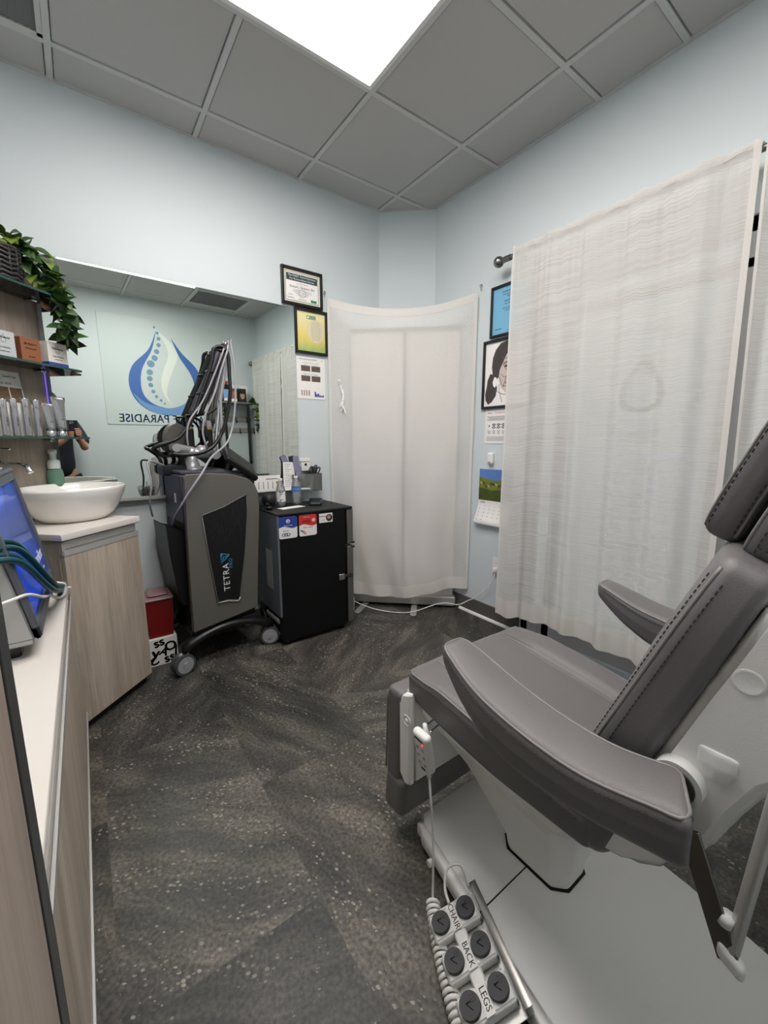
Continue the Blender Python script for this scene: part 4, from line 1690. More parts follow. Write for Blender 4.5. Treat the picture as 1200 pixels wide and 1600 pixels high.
ys = FY0 - .0005
def sticker(x0, x1, z0, z1, topm, kind, lab):
    b = MB()
    b.prism(rrect(x0, x1, z0, z1, .012 if topm else .002), ys - .0015, ys, M_STK, 'y')
    s_ = b.build('sticker', t, world_of=W0)
    s_['label'] = lab
    if topm:
        b = MB()
        n = 16
        zb = z0 + (z1 - z0) * .52
        pts = [(x0 + (x1 - x0) * k / n, zb + .006 * math.sin(2 * PI * k / n)) for k in range(n + 1)]
        tp = [p for p in rrect(x0, x1, z0, z1, .012) if p[1] > zb + .01]
        b.prism(pts + tp, ys - .0022, ys - .001, topm, 'y')
        b.build('top_band', s_, world_of=W0)
    b = MB()
    yy = ys - .0026
    cx = (x0 + x1) / 2
    if kind == 'g':
        b.cyl((cx, yy, z1 - .026), (cx, yy + .001, z1 - .026), .0125, M_STK, 20)
        for k, col in enumerate((M_STKR, mat('badge_yellow', (240, 190, 50), .4), mat('badge_green', (60, 160, 80), .4), M_STKB)):
            a0 = R(45 + 80 * k)
            b.tube([(cx + .008 * math.cos(a0 + R(q)), yy - .0006, z1 - .026 + .008 * math.sin(a0 + R(q))) for q in range(0, 81, 16)], .0018, col, 4)
        b.box((cx, yy - .001, z1 - .0275), (cx + .009, yy, z1 - .0245), M_STKB)
        b.text('Review us here', .0085, M_STK, frame((cx, yy, z1 - .05), (1, 0, 0), (0, 0, 1)))
        b.text('Tap or scan', .007, M_TEXT, frame((cx - .016, yy, z0 + .046), (1, 0, 0), (0, 0, 1)))
        for dx in (-.03, -.014, .0):
            b.tube([(cx + dx + .010 * math.cos(2 * PI * k / 14), yy, z0 + .024 + .008 * math.sin(2 * PI * k / 14)) for k in range(14)], .0012, M_TEXT, 4, closed=True)
    elif kind == 'y':
        b.text('yelp', .034, M_TEXT, frame((cx - .012, yy, z1 - .036), (1, 0, 0), (0, 0, 1)))
        for k in range(5):
            a = 2 * PI * k / 5 + .3
            b.box((-.0035, -.0003, .003), (.0035, .0008, .012), M_STK, mx=Matrix.Translation((cx + .036, yy - .0006, z1 - .034)) @ Matrix.Rotation(a, 4, 'Y'))
        b.text('Review us on', .008, M_STK, frame((cx - .01, yy, z1 - .012), (1, 0, 0), (0, 0, 1)))
        b.text('Tap here     Scan here', .007, M_TEXT, frame((cx, yy, z0 + .052), (1, 0, 0), (0, 0, 1)))
        hand = mat('printed_hand', (206, 150, 132), .5)
        b.prism([(x0 + .02, z0 + .024), (x0 + .03, z0 + .034), (x0 + .036, z0 + .03), (x0 + .046, z0 + .012), (x0 + .036, z0 + .008), (x0 + .028, z0 + .016)], yy, yy + .001, hand, 'y')
        b.prism([(x0 + .006, z0 + .036), (x0 + .022, z0 + .026), (x0 + .026, z0 + .031), (x0 + .010, z0 + .040)], yy - .0005, yy + .001, M_TEXT, 'y')
    else:
        b.text('Doctor card', .011, M_TEXT, frame((cx - .018, yy, z1 - .016), (1, 0, 0), (0, 0, 1)))
        b.text('call us', .009, M_TEXTG, frame((cx - .018, yy, z0 + .018), (1, 0, 0), (0, 0, 1)))
        b.cyl((x1 - .024, yy, (z0 + z1) / 2), (x1 - .024, yy + .001, (z0 + z1) / 2), .022, M_TEXT, 20)
        b.cyl((x1 - .026, yy - .0005, (z0 + z1) / 2 + .004), (x1 - .026, yy + .001, (z0 + z1) / 2 + .004), .012, mat('printed_tan', (176, 136, 110), .5), 16)
    b.build('print', s_, world_of=W0)


sticker(.872, .985, .668, .795, M_STKB, 'g', 'white and blue review sticker')
sticker(.998, 1.112, .668, .795, M_STKR, 'y', 'white and red review sticker')
sticker(1.130, 1.222, .735, .792, None, 'c', 'small white business card sticker')

# ---- things on the fridge top
fz = FZ + .0005
t = thing('round_speaker', 'matte black ball-shaped speaker on top of the fridge', 'speaker', (.925, 2.50, fz))
b = MB()
b.sphere((0, 0, .046), .044, M_BLACKM, 28)
b.build('ball', t)
b = MB()
b.lathe([(.001, 0), (.026, 0), (.028, .006), (.02, .012)], M_BLACK, n=20)
b.build('base_ring', t)
t = thing('black_dock', 'small black charging dock on the fridge edge beside the laser machine', 'dock', (.884, 2.40, fz))
b = MB()
b.box((-.018, -.03, 0), (.018, .03, .024), M_BLACK, bevel=.006)
b.box((-.014, -.02, .022), (.0, .02, .040), M_BLACK, bevel=.004)
b.build('dock_body', t)
b = MB()
pm = Matrix.Translation((1.03, 2.40, fz)) @ Matrix.Rotation(R(14), 4, 'Z')
b.box((-.085, -.032, 0), (.085, .032, .0012), M_WHITE2, mx=pm)
b.box((-.05, -.022, .0013), (.05, -.020, .0014), M_TEXTG, mx=pm)
b.box((.0, .0, .0013), (.07, .002, .0014), M_TEXTG, mx=pm)
tag(b.build('paper_slip'), 'white paper slip lying on the fridge top in front of the bottles', 'paper')


def pet_bottle(name, lab, loc, prof, cap_z, wrap):
    t = thing(name, lab, 'bottle', loc, 0, 'clear plastic bottles on the fridge')
    b = MB()
    b.lathe(prof, M_PET, n=24)
    b.build('bottle_body', t)
    b = MB()
    b.cyl((0, 0, cap_z), (0, 0, cap_z + .014), .014, M_WHITE, 18)
    b.build('cap', t)
    wz0, wz1, wr, wm, txt, tm, ts = wrap
    b = MB()
    b.lathe([(wr, wz0), (wr, wz1)], wm, n=24)
    lb = b.build('wrap_label', t)
    b = MB()
    vs, fs = text_mesh(txt, ts, .0003, 'CENTER', 1.0)
    out_ = []
    for p in vs:
        if txt == 'hint':
            ang, zz = -p.y / wr, p.x
        else:
            ang, zz = p.x / wr, p.y
        ang += R(-112)
        out_.append(((wr + .0006) * math.cos(ang), (wr + .0006) * math.sin(ang), (wz0 + wz1) / 2 + zz))
    b.add(out_, fs, tm)
    b.build('print', lb)


M_WRAPW = mat('white_wrap', (230, 228, 226), .4)
M_WRAPB = mat('blue_wrap', (66, 112, 178), .4)
pet_bottle('water_bottle', 'clear bottle with white wrap and black lettering beside the ball speaker', (1.005, 2.50, fz),
           [(.001, 0), (.026, 0), (.029, .006), (.0285, .06), (.029, .10), (.026, .118), (.015, .145), (.0125, .155), (.0125, .17)], .164, (.03, .095, .0296, M_WRAPW, 'hint', M_TEXT, .05))
pet_bottle('water_bottle', 'clear water bottle with narrow blue wrap on the fridge', (1.12, 2.52, fz),
           [(.001, 0), (.027, 0), (.031, .008), (.028, .03), (.0315, .05), (.029, .07), (.0315, .088), (.030, .12), (.022, .145), (.0125, .165), (.0125, .178)], .172, (.088, .118, .0318, M_WRAPB, 'Pure Life', M_WRAPW, .014))
t = thing('card_reader', 'black handheld card reader lying on the fridge top', 'card reader', (1.22, 2.44, fz), R(-28))
b = MB()
b.cushion((.042, .078, .013), .010, M_BLACK, fn=lambda p: (p.x * (1 + .1 * p.y / .078), p.y, p.z + .014 + .006 * (p.y / .078)))
b.build('reader_body', t)
b = MB()
b.box((-.03, -.055, .0215), (.03, .02, .0245), M_NAVY, mx=Matrix.Rotation(R(4), 4, 'X'))
b.build('display', t)
b = MB()
b.box((-.022, .03, .026), (.022, .06, .034), M_BLACKM, bevel=.002)
b.build('keypad', t)

# ================================================================== THINGS ON THE MIRROR WALL
wy = YB - .001


def wall_frame(name, lab, cat, x0, x1, z0, z1, bw, content, group=None):
    """picture on the mirror wall; content(mb, x0,x1,z0,z1,y)"""
    t = thing(name, lab, cat, ((x0 + x1) / 2, wy, (z0 + z1) / 2), 0, group)
    L0 = t.location
    if bw:
        b = MB()
        for a in ((x0, x1, z0, z0 + bw), (x0, x1, z1 - bw, z1), (x0, x0 + bw, z0 + bw, z1 - bw), (x1 - bw, x1, z0 + bw, z1 - bw)):
            b.box((a[0], wy - .020, a[2]), (a[1], wy, a[3]), M_FRAME, bevel=.002, seg=1)
        b.build('frame', t, world_of=L0)
    b = MB()
    content(b, x0 + bw, x1 - bw, z0 + bw, z1 - bw, wy - (.008 if bw else .002))
    b.build('print' if bw else 'sheet', t, world_of=L0)
    return t


M_CREAM = mat('cream_paper', (236, 232, 214), .7)
M_DGREEN = mat('dark_green_print', (46, 66, 58), .6)
M_GREENL = mat('green_print', (62, 130, 84), .6)


def ftext(b, s_, sz, x, z, y, m=None):
    b.text(s_, sz, m or M_TEXT, frame((x, y, z), (1, 0, 0), (0, 0, 1)), .0002)


def cert(b, x0, x1, z0, z1, y):
    b.box((x0, y, z0), (x1, y + .004, z1), M_CREAM)
    b.box((x0 + .010, y - .0006, z0 + .010), (x1 - .010, y, z1 - .010), M_DGREEN)
    b.box((x0 + .013, y - .0012, z0 + .013), (x1 - .013, y - .0003, z1 - .013), M_WHITE2)
    b.box((x0 + .018, y - .0018, z1 - .062), (x1 - .018, y - .001, z1 - .020), M_DGREEN)
    cx = (x0 + x1) / 2
    ftext(b, 'The DAISY Award Nominee', .0165, cx, z1 - .032, y - .0024, M_WHITE2)
    ftext(b, 'For Extraordinary Nurses', .0165, cx, z1 - .050, y - .0024, M_WHITE2)
    ftext(b, 'is proudly presented to', .009, cx, z1 - .075, y - .002, M_TEXTG)
    ftext(b, 'Samuel J. Simpson, RN', .019, cx, z1 - .096, y - .002)
    for k in range(4):
        ftext(b, ['in recognition of extraordinary care', 'compassion and excellence shown to', 'patients and their families', 'with heartfelt thanks'][k], .0088, cx, z1 - .114 - k * .0095, y - .002, M_TEXTG)
    b.tube([(cx + .024 * math.cos(2 * PI * k / 20), y - .0016, z0 + .062 + .024 * math.sin(2 * PI * k / 20)) for k in range(20)], .0012, M_TEXTG, 4, closed=True)
    ftext(b, 'Foundation', .011, x0 + .045, z0 + .028, y - .002)
    ftext(b, 'signature', .009, x0 + .045, z0 + .046, y - .002, M_TEXTG)
    ftext(b, 'Health System', .010, cx, z0 + .024, y - .002)
    b.box((x1 - .068, y - .002, z0 + .018), (x1 - .026, y - .001, z0 + .034), M_GREENL)


wall_frame('framed_certificate', 'black framed award certificate on the wall above the mirror corner', 'certificate', 1.120, 1.408, 1.212 + 0.885, 2.323, .017, cert)
M_POSTER = bpy.data.materials.new('yellow_green_poster')
M_POSTER.use_nodes = True
_nt = M_POSTER.node_tree
_tc = _nt.nodes.new('ShaderNodeTexCoord')
_sp = _nt.nodes.new('ShaderNodeSeparateXYZ')
_nt.links.new(_tc.outputs['Generated'], _sp.inputs[0])
_ns = _nt.nodes.new('ShaderNodeTexNoise')
_ns.inputs['Scale'].default_value = 5
_nt.links.new(_tc.outputs['Generated'], _ns.inputs['Vector'])
_ad = _nt.nodes.new('ShaderNodeMath')
_ad.operation = 'MULTIPLY_ADD'
_ad.inputs[1].default_value = .25
_nt.links.new(_ns.outputs['Fac'], _ad.inputs[0])
_nt.links.new(_sp.outputs['Z'], _ad.inputs[2])
_cr = _nt.nodes.new('ShaderNodeValToRGB')
_e = _cr.color_ramp.elements
_e[0].position, _e[0].color = .10, (*lin((150, 182, 112)), 1)
_e[1].position, _e[1].color = .98, (*lin((236, 224, 170)), 1)
_k = _e.new(.42)
_k.color = (*lin((226, 206, 112)), 1)
_nt.links.new(_ad.outputs[0], _cr.inputs['Fac'])
_nt.links.new(_cr.outputs['Color'], _nt.nodes['Principled BSDF'].inputs['Base Color'])
M_POSTER.node_tree.nodes['Principled BSDF'].inputs['Roughness'].default_value = .5


def yposter(b, x0, x1, z0, z1, y):
    b.box((x0, y, z0), (x1, y + .004, z1), M_POSTER)
    cx = (x0 + x1) / 2
    b.box((cx - .03, y - .001, z1 - .045), (cx + .035, y, z1 - .022), M_GREENL)
    b.cyl((cx - .02, y - .0016, z1 - .0335), (cx - .02, y, z1 - .0335), .008, M_WHITE2, 14)
    ftext(b, 'our nurses', .010, cx + .012, z1 - .029, y - .0016, M_WHITE2)
    ftext(b, 'thank you', .010, cx + .012, z1 - .039, y - .0016, M_WHITE2)
    M_FLW = mat('pale_daisy_print', (222, 214, 182), .6)
    cxx, czz = cx + .035, (z0 + z1) / 2 + .01
    n = 40
    pts = [((.062 + .005 * (-1) ** k) * math.cos(2 * PI * k / n) + cxx, (.075 + .006 * (-1) ** k) * math.sin(2 * PI * k / n) + czz) for k in range(n)]
    pts = [(min(p[0], x1 - .002), p[1]) for p in pts]
    b.prism(pts, y - .0008, y, M_FLW, 'y')
    for k in range(11):
        zz = czz + .055 - k * .011
        hw = .058 * math.sqrt(max(.05, 1 - ((zz - czz) / .075) ** 2))
        ftext(b, 'thank you for the care you give each day'[:int(8 + hw * 380)], .0062, min(cxx, x1 - hw - .004), zz, y - .0014, M_TEXTG)


wall_frame('framed_poster', 'black framed yellow and green poster below the award certificate', 'poster', 1.200, 1.440, 1.806, 2.090, .017, yposter)
M_PH2 = mat('brown_scalp_photo', (96, 82, 72), .6, var=.5, vscale=70)


def flyer(b, x0, x1, z0, z1, y):
    b.box((x0, y, z0), (x1, y + .0015, z1), M_WHITE2)
    cx = (x0 + x1) / 2
    ftext(b, 'SKIN HAIR FOLLICLE SERUM', .0105, cx - .02, z1 - .014, y - .0008)
    ftext(b, 'lab', .010, x1 - .02, z1 - .014, y - .0008, M_TEXTG)
    ftext(b, 'clinically shown to support fuller looking hair', .007, cx, z1 - .036, y - .0008, M_TEXTG)
    for zz, yy in ((z1 - .090, 0), (z1 - .155, 0)):
        for k in (0, 1):
            b.box((cx - .072 + k * .076, y - .0012, zz), (cx - .006 + k * .076, y - .0002, zz + .036), M_PH2)
            ftext(b, ['before', 'after 90 days'][k], .006, cx - .04 + k * .076, zz + .041, y - .0008, M_TEXTG)
    ftext(b, 'measured across twelve weeks of daily use', .0065, cx, z1 - .108, y - .0008, M_TEXTG)
    for k in range(4):
        for j in range(6):
            b.box((x0 + .03 + k * .018, y - .001, z0 + .022 + j * .006), (x0 + .039 + k * .018, y - .0002, z0 + .026 + j * .006), M_TEXTG if (j + k) % 3 else M_STKR)
    for k, hh in enumerate((.034, .020, .024, .014, .010, .014)):
        b.box((x1 - .082 + k * .012, y - .001, z0 + .016), (x1 - .072 + k * .012, y - .0002, z0 + .016 + hh), M_STKB)


wall_frame('paper_flyer', 'white flyer with brown photographs and blue bars under the yellow poster', 'flyer', 1.207, 1.418, 1.515, 1.786, 0, flyer)

# wall plate, clear organiser, papers, tools
t = thing('wall_plate', 'small white wall plate with one dark button beside the clear organiser', 'wall plate', (1.245, wy, 1.10))
b = MB()
b.box((-.038, -.008, -.012), (.038, 0, .014), M_WHITE, bevel=.003)
b.box((-.03, -.006, -.075), (.045, 0, -.010), M_WHITE, bevel=.003)
b.build('plate', t)
b = MB()
b.cyl((.005, -.010, -.030), (.005, -.005, -.030), .009, M_BLACK, 14)
b.build('button', t)
t = thing('wall_organiser', 'clear acrylic wall pocket holding scissors and cards beside the mirror', 'organiser', (1.235, wy, .925))
b = MB()
b.box((-.105, -.07, -.03), (.105, -.067, .085), M_GLASS)
b.box((-.105, -.07, -.033), (.105, 0, -.03), M_GLASS)
b.box((-.105, -.07, -.03), (-.102, 0, .085), M_GLASS)
b.box((.102, -.07, -.03), (.105, 0, .085), M_GLASS)
b.box((-.105, -.003, -.03), (.105, 0, .13), M_GLASS)
b.build('pocket', t)


def scissors(x, z, an, lab):
    t = thing('scissors', lab, 'scissors', (x, 2.60, z), 0, 'scissors in the clear wall pocket')
    mm = Matrix.Rotation(an, 4, 'Y')
    b = MB()
    b.box((-.006, -.002, -.08), (.004, .002, .02), M_STEEL, mx=mm)
    b.box((-.004, -.003, -.08), (.007, .001, .02), M_STEEL, mx=mm)
    b.build('blade', t)
    for sgn in (-1, 1):
        b = MB()
        b.tube([(sgn * (.014 + .011 * math.cos(2 * PI * k / 14)), -.001, .048 + .024 * math.sin(2 * PI * k / 14)) for k in range(14)], .0045, M_BLACK, 6, closed=True, mx=mm)
        b.tube([(0, 0, .01), (sgn * .008, 0, .03)], .005, M_BLACK, 6, mx=mm)
        b.build('finger_loop', t)


scissors(1.262, .985, R(24), 'black handled scissors in the wall pocket, leaning nearer the wall plate')
scissors(1.288, .995, R(30), 'black handled scissors in the wall pocket, leaning nearer the hanging cloth')


def sheet(name, lab, cat, x0, x1, z0, z1, y, tilt, m, lines=0, group=None, thick=.0015, shear=0.0):
    b = MB()
    mm = Matrix.Translation(((x0 + x1) / 2, y, z0)) @ Matrix.Rotation(tilt, 4, 'X') @ Matrix.Rotation(shear, 4, 'Y')
    hw = (x1 - x0) / 2
    b.box((-hw, 0, 0), (hw, thick, z1 - z0), m, mx=mm)
    rg = random.Random(len(name) + lines)
    for k in range(lines):
        zz = (z1 - z0) * (.93 - .86 * k / max(1, lines - 1))
        b.box((-hw * .75, -.0006, zz - .0012), (-hw * .75 + hw * rg.uniform(.6, 1.45), -.0001, zz + .0012), M_TEXTG if k % 3 else M_TEXT, mx=mm)
    return tag(b.build(name), lab, cat, group)


sheet('handwritten_list', 'white handwritten paper list standing behind the two bottles', 'paper', 1.068, 1.150, .905, 1.092, 2.600, R(-5), M_WHITE2, 14, shear=R(2))
M_PURP = mat('lavender_card', (126, 126, 150), .5)
sheet('lavender_card', 'lavender card with dark edge leaning behind the handwritten list', 'card', 1.100, 1.140, 1.02, 1.140, 2.612, R(-4), M_PURP, 0, 'lavender cards near the clear pocket', shear=R(-20))
sheet('lavender_card', 'lavender card standing upright in the clear pocket beside the wall plate', 'card', 1.160, 1.200, .96, 1.132, 2.585, R(-4), M_PURP, 0, 'lavender cards near the clear pocket', .003, shear=R(-8))
t = thing('price_holder', 'low white leaflet holder on a ledge under the mirror', 'holder', (.935, 2.565, .915))
b = MB()
b.box((-.085, -.03, .0), (.085, -.027, .10), M_WHITE2)
b.box((-.085, -.03, -.006), (.30, .05, .0), M_WHITE, bevel=.002)
b.build('holder_body', t)
b = MB()
rg = random.Random(3)
for k in range(5):
    b.box((-.06 + k * .03, -.0312, .015), (-.056 + k * .03, -.0301, .06), M_TEXTG if k != 4 else mat('ochre_print', (190, 160, 40), .6))
b.box((-.01, -.0312, .075), (.065, -.0301, .08), M_TEXTG)
b.box((.055, -.0312, .05), (.075, -.0301, .06), mat('ochre_print', (190, 160, 40), .6))
b.build('print', t)

# ================================================================== BANNER STAND WITH SHEER CLOTH ACROSS THE CORNER
H0 = Vector((1.425, 2.622, 0))
H1 = Vector((2.172, 1.930, 0))
ce = (H1 - H0).normalized()
cn = Vector((ce.y, -ce.x, 0))          # toward the room
if cn.dot(Vector((-1, -1, 0))) < 0:
    cn = -cn
CL = (H1 - H0).length


def CP(u, z, d=0.0):
    return H0 + ce * u + cn * d + Vector((0, 0, z))


M_SHEERW = sheer_mat('white_voile', (250, 247, 243), .28, band=False)
M_HEM = sheer_mat('folded_hem', (242, 238, 233), .10, band=False)


def cloth_pt(i, j):
    u = .012 + (CL - .024) * i
    sag = .095 * (1 - (2 * i - 1) ** 2) ** 1.0
    top = 2.178 - sag
    bot = .135 - .03 * math.sin(PI * i * 1.4) + .012 * math.sin(9 * i)
    z = bot + (top - bot) * j
    d = .016 * math.sin(5.3 * i + .8 * j) * (1 - .5 * j) + .03 * math.exp(-((i - .48) / .03) ** 2) * (.2 - .2 * j) + .012 * math.sin(14 * i + 5 * (1 - j)) * (1 - j) ** 1.5 + .035 * math.sin(PI * i)
    wr = max(0, 1 - j * 1.5)
    d += .012 * wr * math.sin(26 * (i - .5) * (1.2 - j) + 3 * math.sin(5 * j)) + .010 * wr * math.sin(11 * i + 16 * j)
    return CP(u, z, d)


t = thing('voile_cloth', 'white sheer cloth hung by two hooks across the room corner', 'cloth', CP(CL / 2, 2.1))
b = MB()
b.grid(cloth_pt, 90, 60, M_SHEERW, uvs=(1.03, 2.05))
b.build('voile', t, world_of=t.location)
b = MB()
for (j0, j1) in ((0.0, .045), (.975, 1.0)):
    b.grid(lambda i, j: cloth_pt(i, j0 + (j1 - j0) * j) + cn * .002, 90, 3, M_HEM)
for (i0, i1) in ((0.0, .018), (.982, 1.0)):
    b.grid(lambda i, j: cloth_pt(i0 + (i1 - i0) * i, j) + cn * .0022, 2, 60, M_HEM)
b.build('hem', t, world_of=t.location)

for k, (u, lab) in enumerate(((-.004, 'small wire hook holding the cloth corner beside the award certificate'), (CL + .005, 'small wire hook holding the cloth corner beside the blue framed licence'))):
    c = CP(u, 2.182)
    dv = Vector((0, -1, 0)) if k == 0 else Vector((-1, 0, 0))
    b = MB()
    b.tube([c, c + Vector((0, 0, .012)), c + dv * .01 + Vector((0, 0, .028)), c - dv * .004 + Vector((0, 0, .040)), c - dv * .010 + Vector((0, 0, .028)), c - dv * .018 + Vector((0, 0, .026))], .0022, M_STEEL, 6, sub=5)
    tag(b.build('wire_hook'), lab, 'hook', 'cloth hooks')

M_BANNER = mat('white_banner_vinyl', (224, 221, 216), .6)
t = thing('banner_stand', 'white roll-up banner stand standing behind the sheer cloth', 'banner', CP(CL / 2 + .02, 0, -.14))
W0 = t.location
BU0, BU1, BD = .155, .905, -.10
CMX = frame(CP(0, 0, 0), ce, (0, 0, 1))   # local x along, y up, z = ce x up
zs = 1.0 if (ce.cross(Vector((0, 0, 1)))).dot(cn) > 0 else -1.0


def cbox(mb, u0, u1, z0, z1, d0, d1, m, **k):
    mb.box((u0, z0, d0 * zs), (u1, z1, d1 * zs), m, mx=CMX, **k)


b = MB()
cbox(b, BU0 - .02, BU1 + .02, .012, .085, BD - .045, BD + .045, M_ALU, bevel=.008)
b.build('base_case', t, world_of=W0)
b = MB()
b.grid(lambda i, j: CP(BU0 + (BU1 - BU0) * i, .085 + 1.90 * j, BD + .006 * math.sin(PI * j)), 6, 20, M_BANNER)
b.build('banner_sheet', t, world_of=W0)
b = MB()
cbox(b, BU0 - .005, BU1 + .005, 1.975, 2.000, BD - .010, BD + .016, M_BLACK, bevel=.003)
b.build('top_rail', t, world_of=W0)
b = MB()
b.cyl(CP((BU0 + BU1) / 2, .08, BD + .02), CP((BU0 + BU1) / 2, 2.0, BD + .02), .0105, M_BLACK, 14)
b.build('pole', t, world_of=W0)
for u, sk in ((.26, -.05), (.62, .0)):
    b = MB()
    p0, p1 = CP(u, .0, BD - .02), CP(u + sk, 0, BD + .235)
    dd = (p1 - p0).normalized()
    mm = frame(p0, dd, Vector((-dd.y, dd.x, 0)))
    b.prism(rrect(0, (p1 - p0).length, -.022, .022, .02), .002, .012, M_ALU, 'z', mx=mm, bevel=.002)
    b.build('foot', t, world_of=W0)

# white squiggle added for a bright glare-like mark at the cloth, and power strip with lead
b = MB()
M_GLOSSW = mat('glossy_white_glare', (246, 246, 244), .15)
for pts in ([(.03, .30), (.045, .24), (.06, .19), (.045, .12), (.07, .05), (.085, 0)], [(.055, .25), (.07, .17), (.06, .10)], [(.02, .07), (.035, .11), (.05, .06), (.03, .02)], [(.0, .345), (.012, .355), (.02, .34)]):
    b.tube([CP(.085 + p[0] * .55, 1.42 + p[1] * .62, .040) for p in pts], .0045, M_GLOSSW, 6, sub=5)
tag(b.build('glare_squiggle'), 'small white curly ornament added for a glare-like mark on the sheer corner cloth', 'squiggle')
t = thing('power_strip', 'white power strip on the floor behind the fridge door', 'power strip', CP(.150, .0, .085), math.atan2(ce.y, ce.x))
b = MB()
b.box((-.06, -.025, .03), (.035, .025, .105), M_WHITE, bevel=.004)
b.box((-.06, -.02, .0), (.035, .02, .03), M_WHITE, bevel=.004)
b.build('strip_body', t)
for q in (-.035, .01):
    b = MB()
    for dx, dz in ((-.006, .006), (.006, .006), (0, -.008)):
        b.box((q + dx - .0015, -.0256, .068 + dz - .004), (q + dx + .0015, -.0248, .068 + dz + .004), M_BLACK)
    b.build('socket', t)

b = MB()
b.tube([(XR - .03, 1.70, .352), (XR - .035, 1.71, .30), (XR - .03, 1.76, .23), (XR - .035, 1.86, .135), (XR - .05, 1.91, .10), (2.09, 1.96, .065), (2.02, 2.06, .06), CP(.62, .02, .09), CP(.50, .012, .10), CP(.36, .02, .085), CP(.25, .045, .075), CP(.20, .065, .07), CP(.188, .07, .075)], .0032, M_WHITE, 8, sub=8)
tag(b.build('white_power_lead'), 'white power lead running from the wall outlet to the power strip', 'cable')

# ================================================================== THINGS ON THE RIGHT WALL (facing -x)
wx = XR - .001


def rmat(o):
    """frame for lettering on the right wall: reads toward -y, up z"""
    return frame(o, (0, -1, 0), (0, 0, 1))


def rwall(name, lab, cat, y0, y1, z0, z1, bw, content, th_=.018, part='print'):
    t = thing(name, lab, cat, (wx, (y0 + y1) / 2, (z0 + z1) / 2))
    L0 = t.location
    if bw:
        b = MB()
        for a in ((y0, y1, z0, z0 + bw), (y0, y1, z1 - bw, z1), (y0, y0 + bw, z0 + bw, z1 - bw), (y1 - bw, y1, z0 + bw, z1 - bw)):
            b.box((wx - th_, a[0], a[2]), (wx, a[1], a[3]), M_FRAME, bevel=.002, seg=1)
        b.build('frame', t, world_of=L0)
    b = MB()
    content(b, y0 + bw, y1 - bw, z0 + bw, z1 - bw, wx - (.006 if bw else .002))
    b.build(part, t, world_of=L0)
    return t


M_SKYP = mat('pale_blue_paper', (122, 182, 214), .45)


def rtext(b, s_, sz, y, z, x, m=None, align='CENTER'):
    b.text(s_, sz, m or M_TEXT, rmat((x, y, z)), .0002, align)


def licence(b, y0, y1, z0, z1, x):
    b.box((x, y0, z0), (x + .004, y1, z1), M_SKYP)
    cy = (y0 + y1) / 2
    for k, (s_, sz, dz) in enumerate((('COMMONWEALTH OF STATE', .012, .03), ('Department of Health Professions', .010, .045), ('Board of Nursing', .011, .058), ('REGISTERED NURSE', .013, .085), ('license number and expiry date', .009, .10), ('has been duly licensed to practice', .010, .125), ('under the laws of the state', .010, .138), ('issued', .009, .165), ('expires', .009, .185), ('signed director', .010, .255))):
        rtext(b, s_, sz, cy - .01, z1 - dz, x - .0006)
    b.box((x - .0006, y1 - .07, z0 + .03), (x, y1 - .02, z0 + .034), M_TEXT)
    b.box((x - .0006, y0 + .02, z0 + .045), (x, y0 + .10, z0 + .049), M_TEXT)


rwall('framed_licence', 'black framed pale blue licence on the wall beside the curtain rod', 'certificate', 1.545, 1.838, 1.872, 2.172, .014, licence)

M_INKD = mat('charcoal_drawing', (66, 60, 60), .7, var=.3, vscale=40)
M_INKM = mat('sanguine_line', (126, 96, 90), .7)
M_INKL = mat('light_wash', (206, 192, 186), .7)


def portrait(b, y0, y1, z0, z1, x):
    b.box((x, y0, z0), (x + .004, y1, z1), M_WHITE2)
    w_, h_ = y1 - y0, z1 - z0

    def Q(u, v):   # u from the far (corner) side toward the window, v up
        return (y1 - (.02 + .74 * u) * w_, z0 + v * h_)

    def poly(pts, m, k=.0006):
        b.prism([(x - k, *Q(*p))[1:] for p in pts], x - k, x, m, 'x')

    poly([(.40, .86), (.52, .95), (.68, .985), (.86, .96), (.97, .86), (.99, .6), (.93, .36), (.80, .22), (.64, .18), (.50, .26), (.40, .40), (.36, .60)], M_INKL, .0005)
    poly([(.18, .62), (.20, .76), (.28, .88), (.42, .965), (.60, .99), (.78, .965), (.88, .90), (.74, .86), (.60, .78), (.50, .66), (.42, .56), (.40, .46), (.33, .40), (.22, .46)], M_INKD, .0010)
    poly([(.02, .10), (.0, .20), (.04, .32), (.06, .42), (.14, .52), (.22, .50), (.30, .40), (.36, .28), (.33, .16), (.22, .07), (.10, .03)], M_INKD, .0011)
    poly([(.22, .38), (.27, .46), (.34, .44), (.36, .36), (.30, .29), (.24, .32)], M_WHITE2, .0014)
    for pts in ([(.42, .34), (.44, .22), (.50, .10), (.52, .06)], [(.36, .24), (.45, .20), (.60, .17), (.75, .20)], [(.40, .46), (.46, .40), (.50, .32), (.62, .30), (.72, .34)], [(.46, .50), (.55, .44), (.66, .46), (.72, .40)], [(.50, .62), (.58, .655), (.68, .65)], [(.46, .76), (.56, .72), (.64, .74), (.70, .80)], [(.52, .70), (.56, .60), (.62, .55), (.70, .56)], [(.70, .66), (.73, .56), (.71, .48), (.76, .45)], [(.60, .36), (.68, .345), (.78, .36)], [(.6, .345), (.68, .33), (.78, .345)], [(.62, .44), (.58, .36), (.52, .28)]):
        b.tube([(x - .0012, *Q(*p)) for p in pts], .0016, M_INKM, 5, sub=5)
    poly([(.54, .60), (.60, .625), (.68, .61), (.62, .585)], M_INKD, .0013)
    poly([(.52, .645), (.60, .675), (.70, .665), (.60, .655)], M_INKD, .0013)
    poly([(.82, .60), (.88, .62), (.94, .60), (.88, .585)], M_INKD, .0013)
    poly([(.60, .35), (.68, .365), (.78, .35), (.68, .325)], M_INKM, .0013)


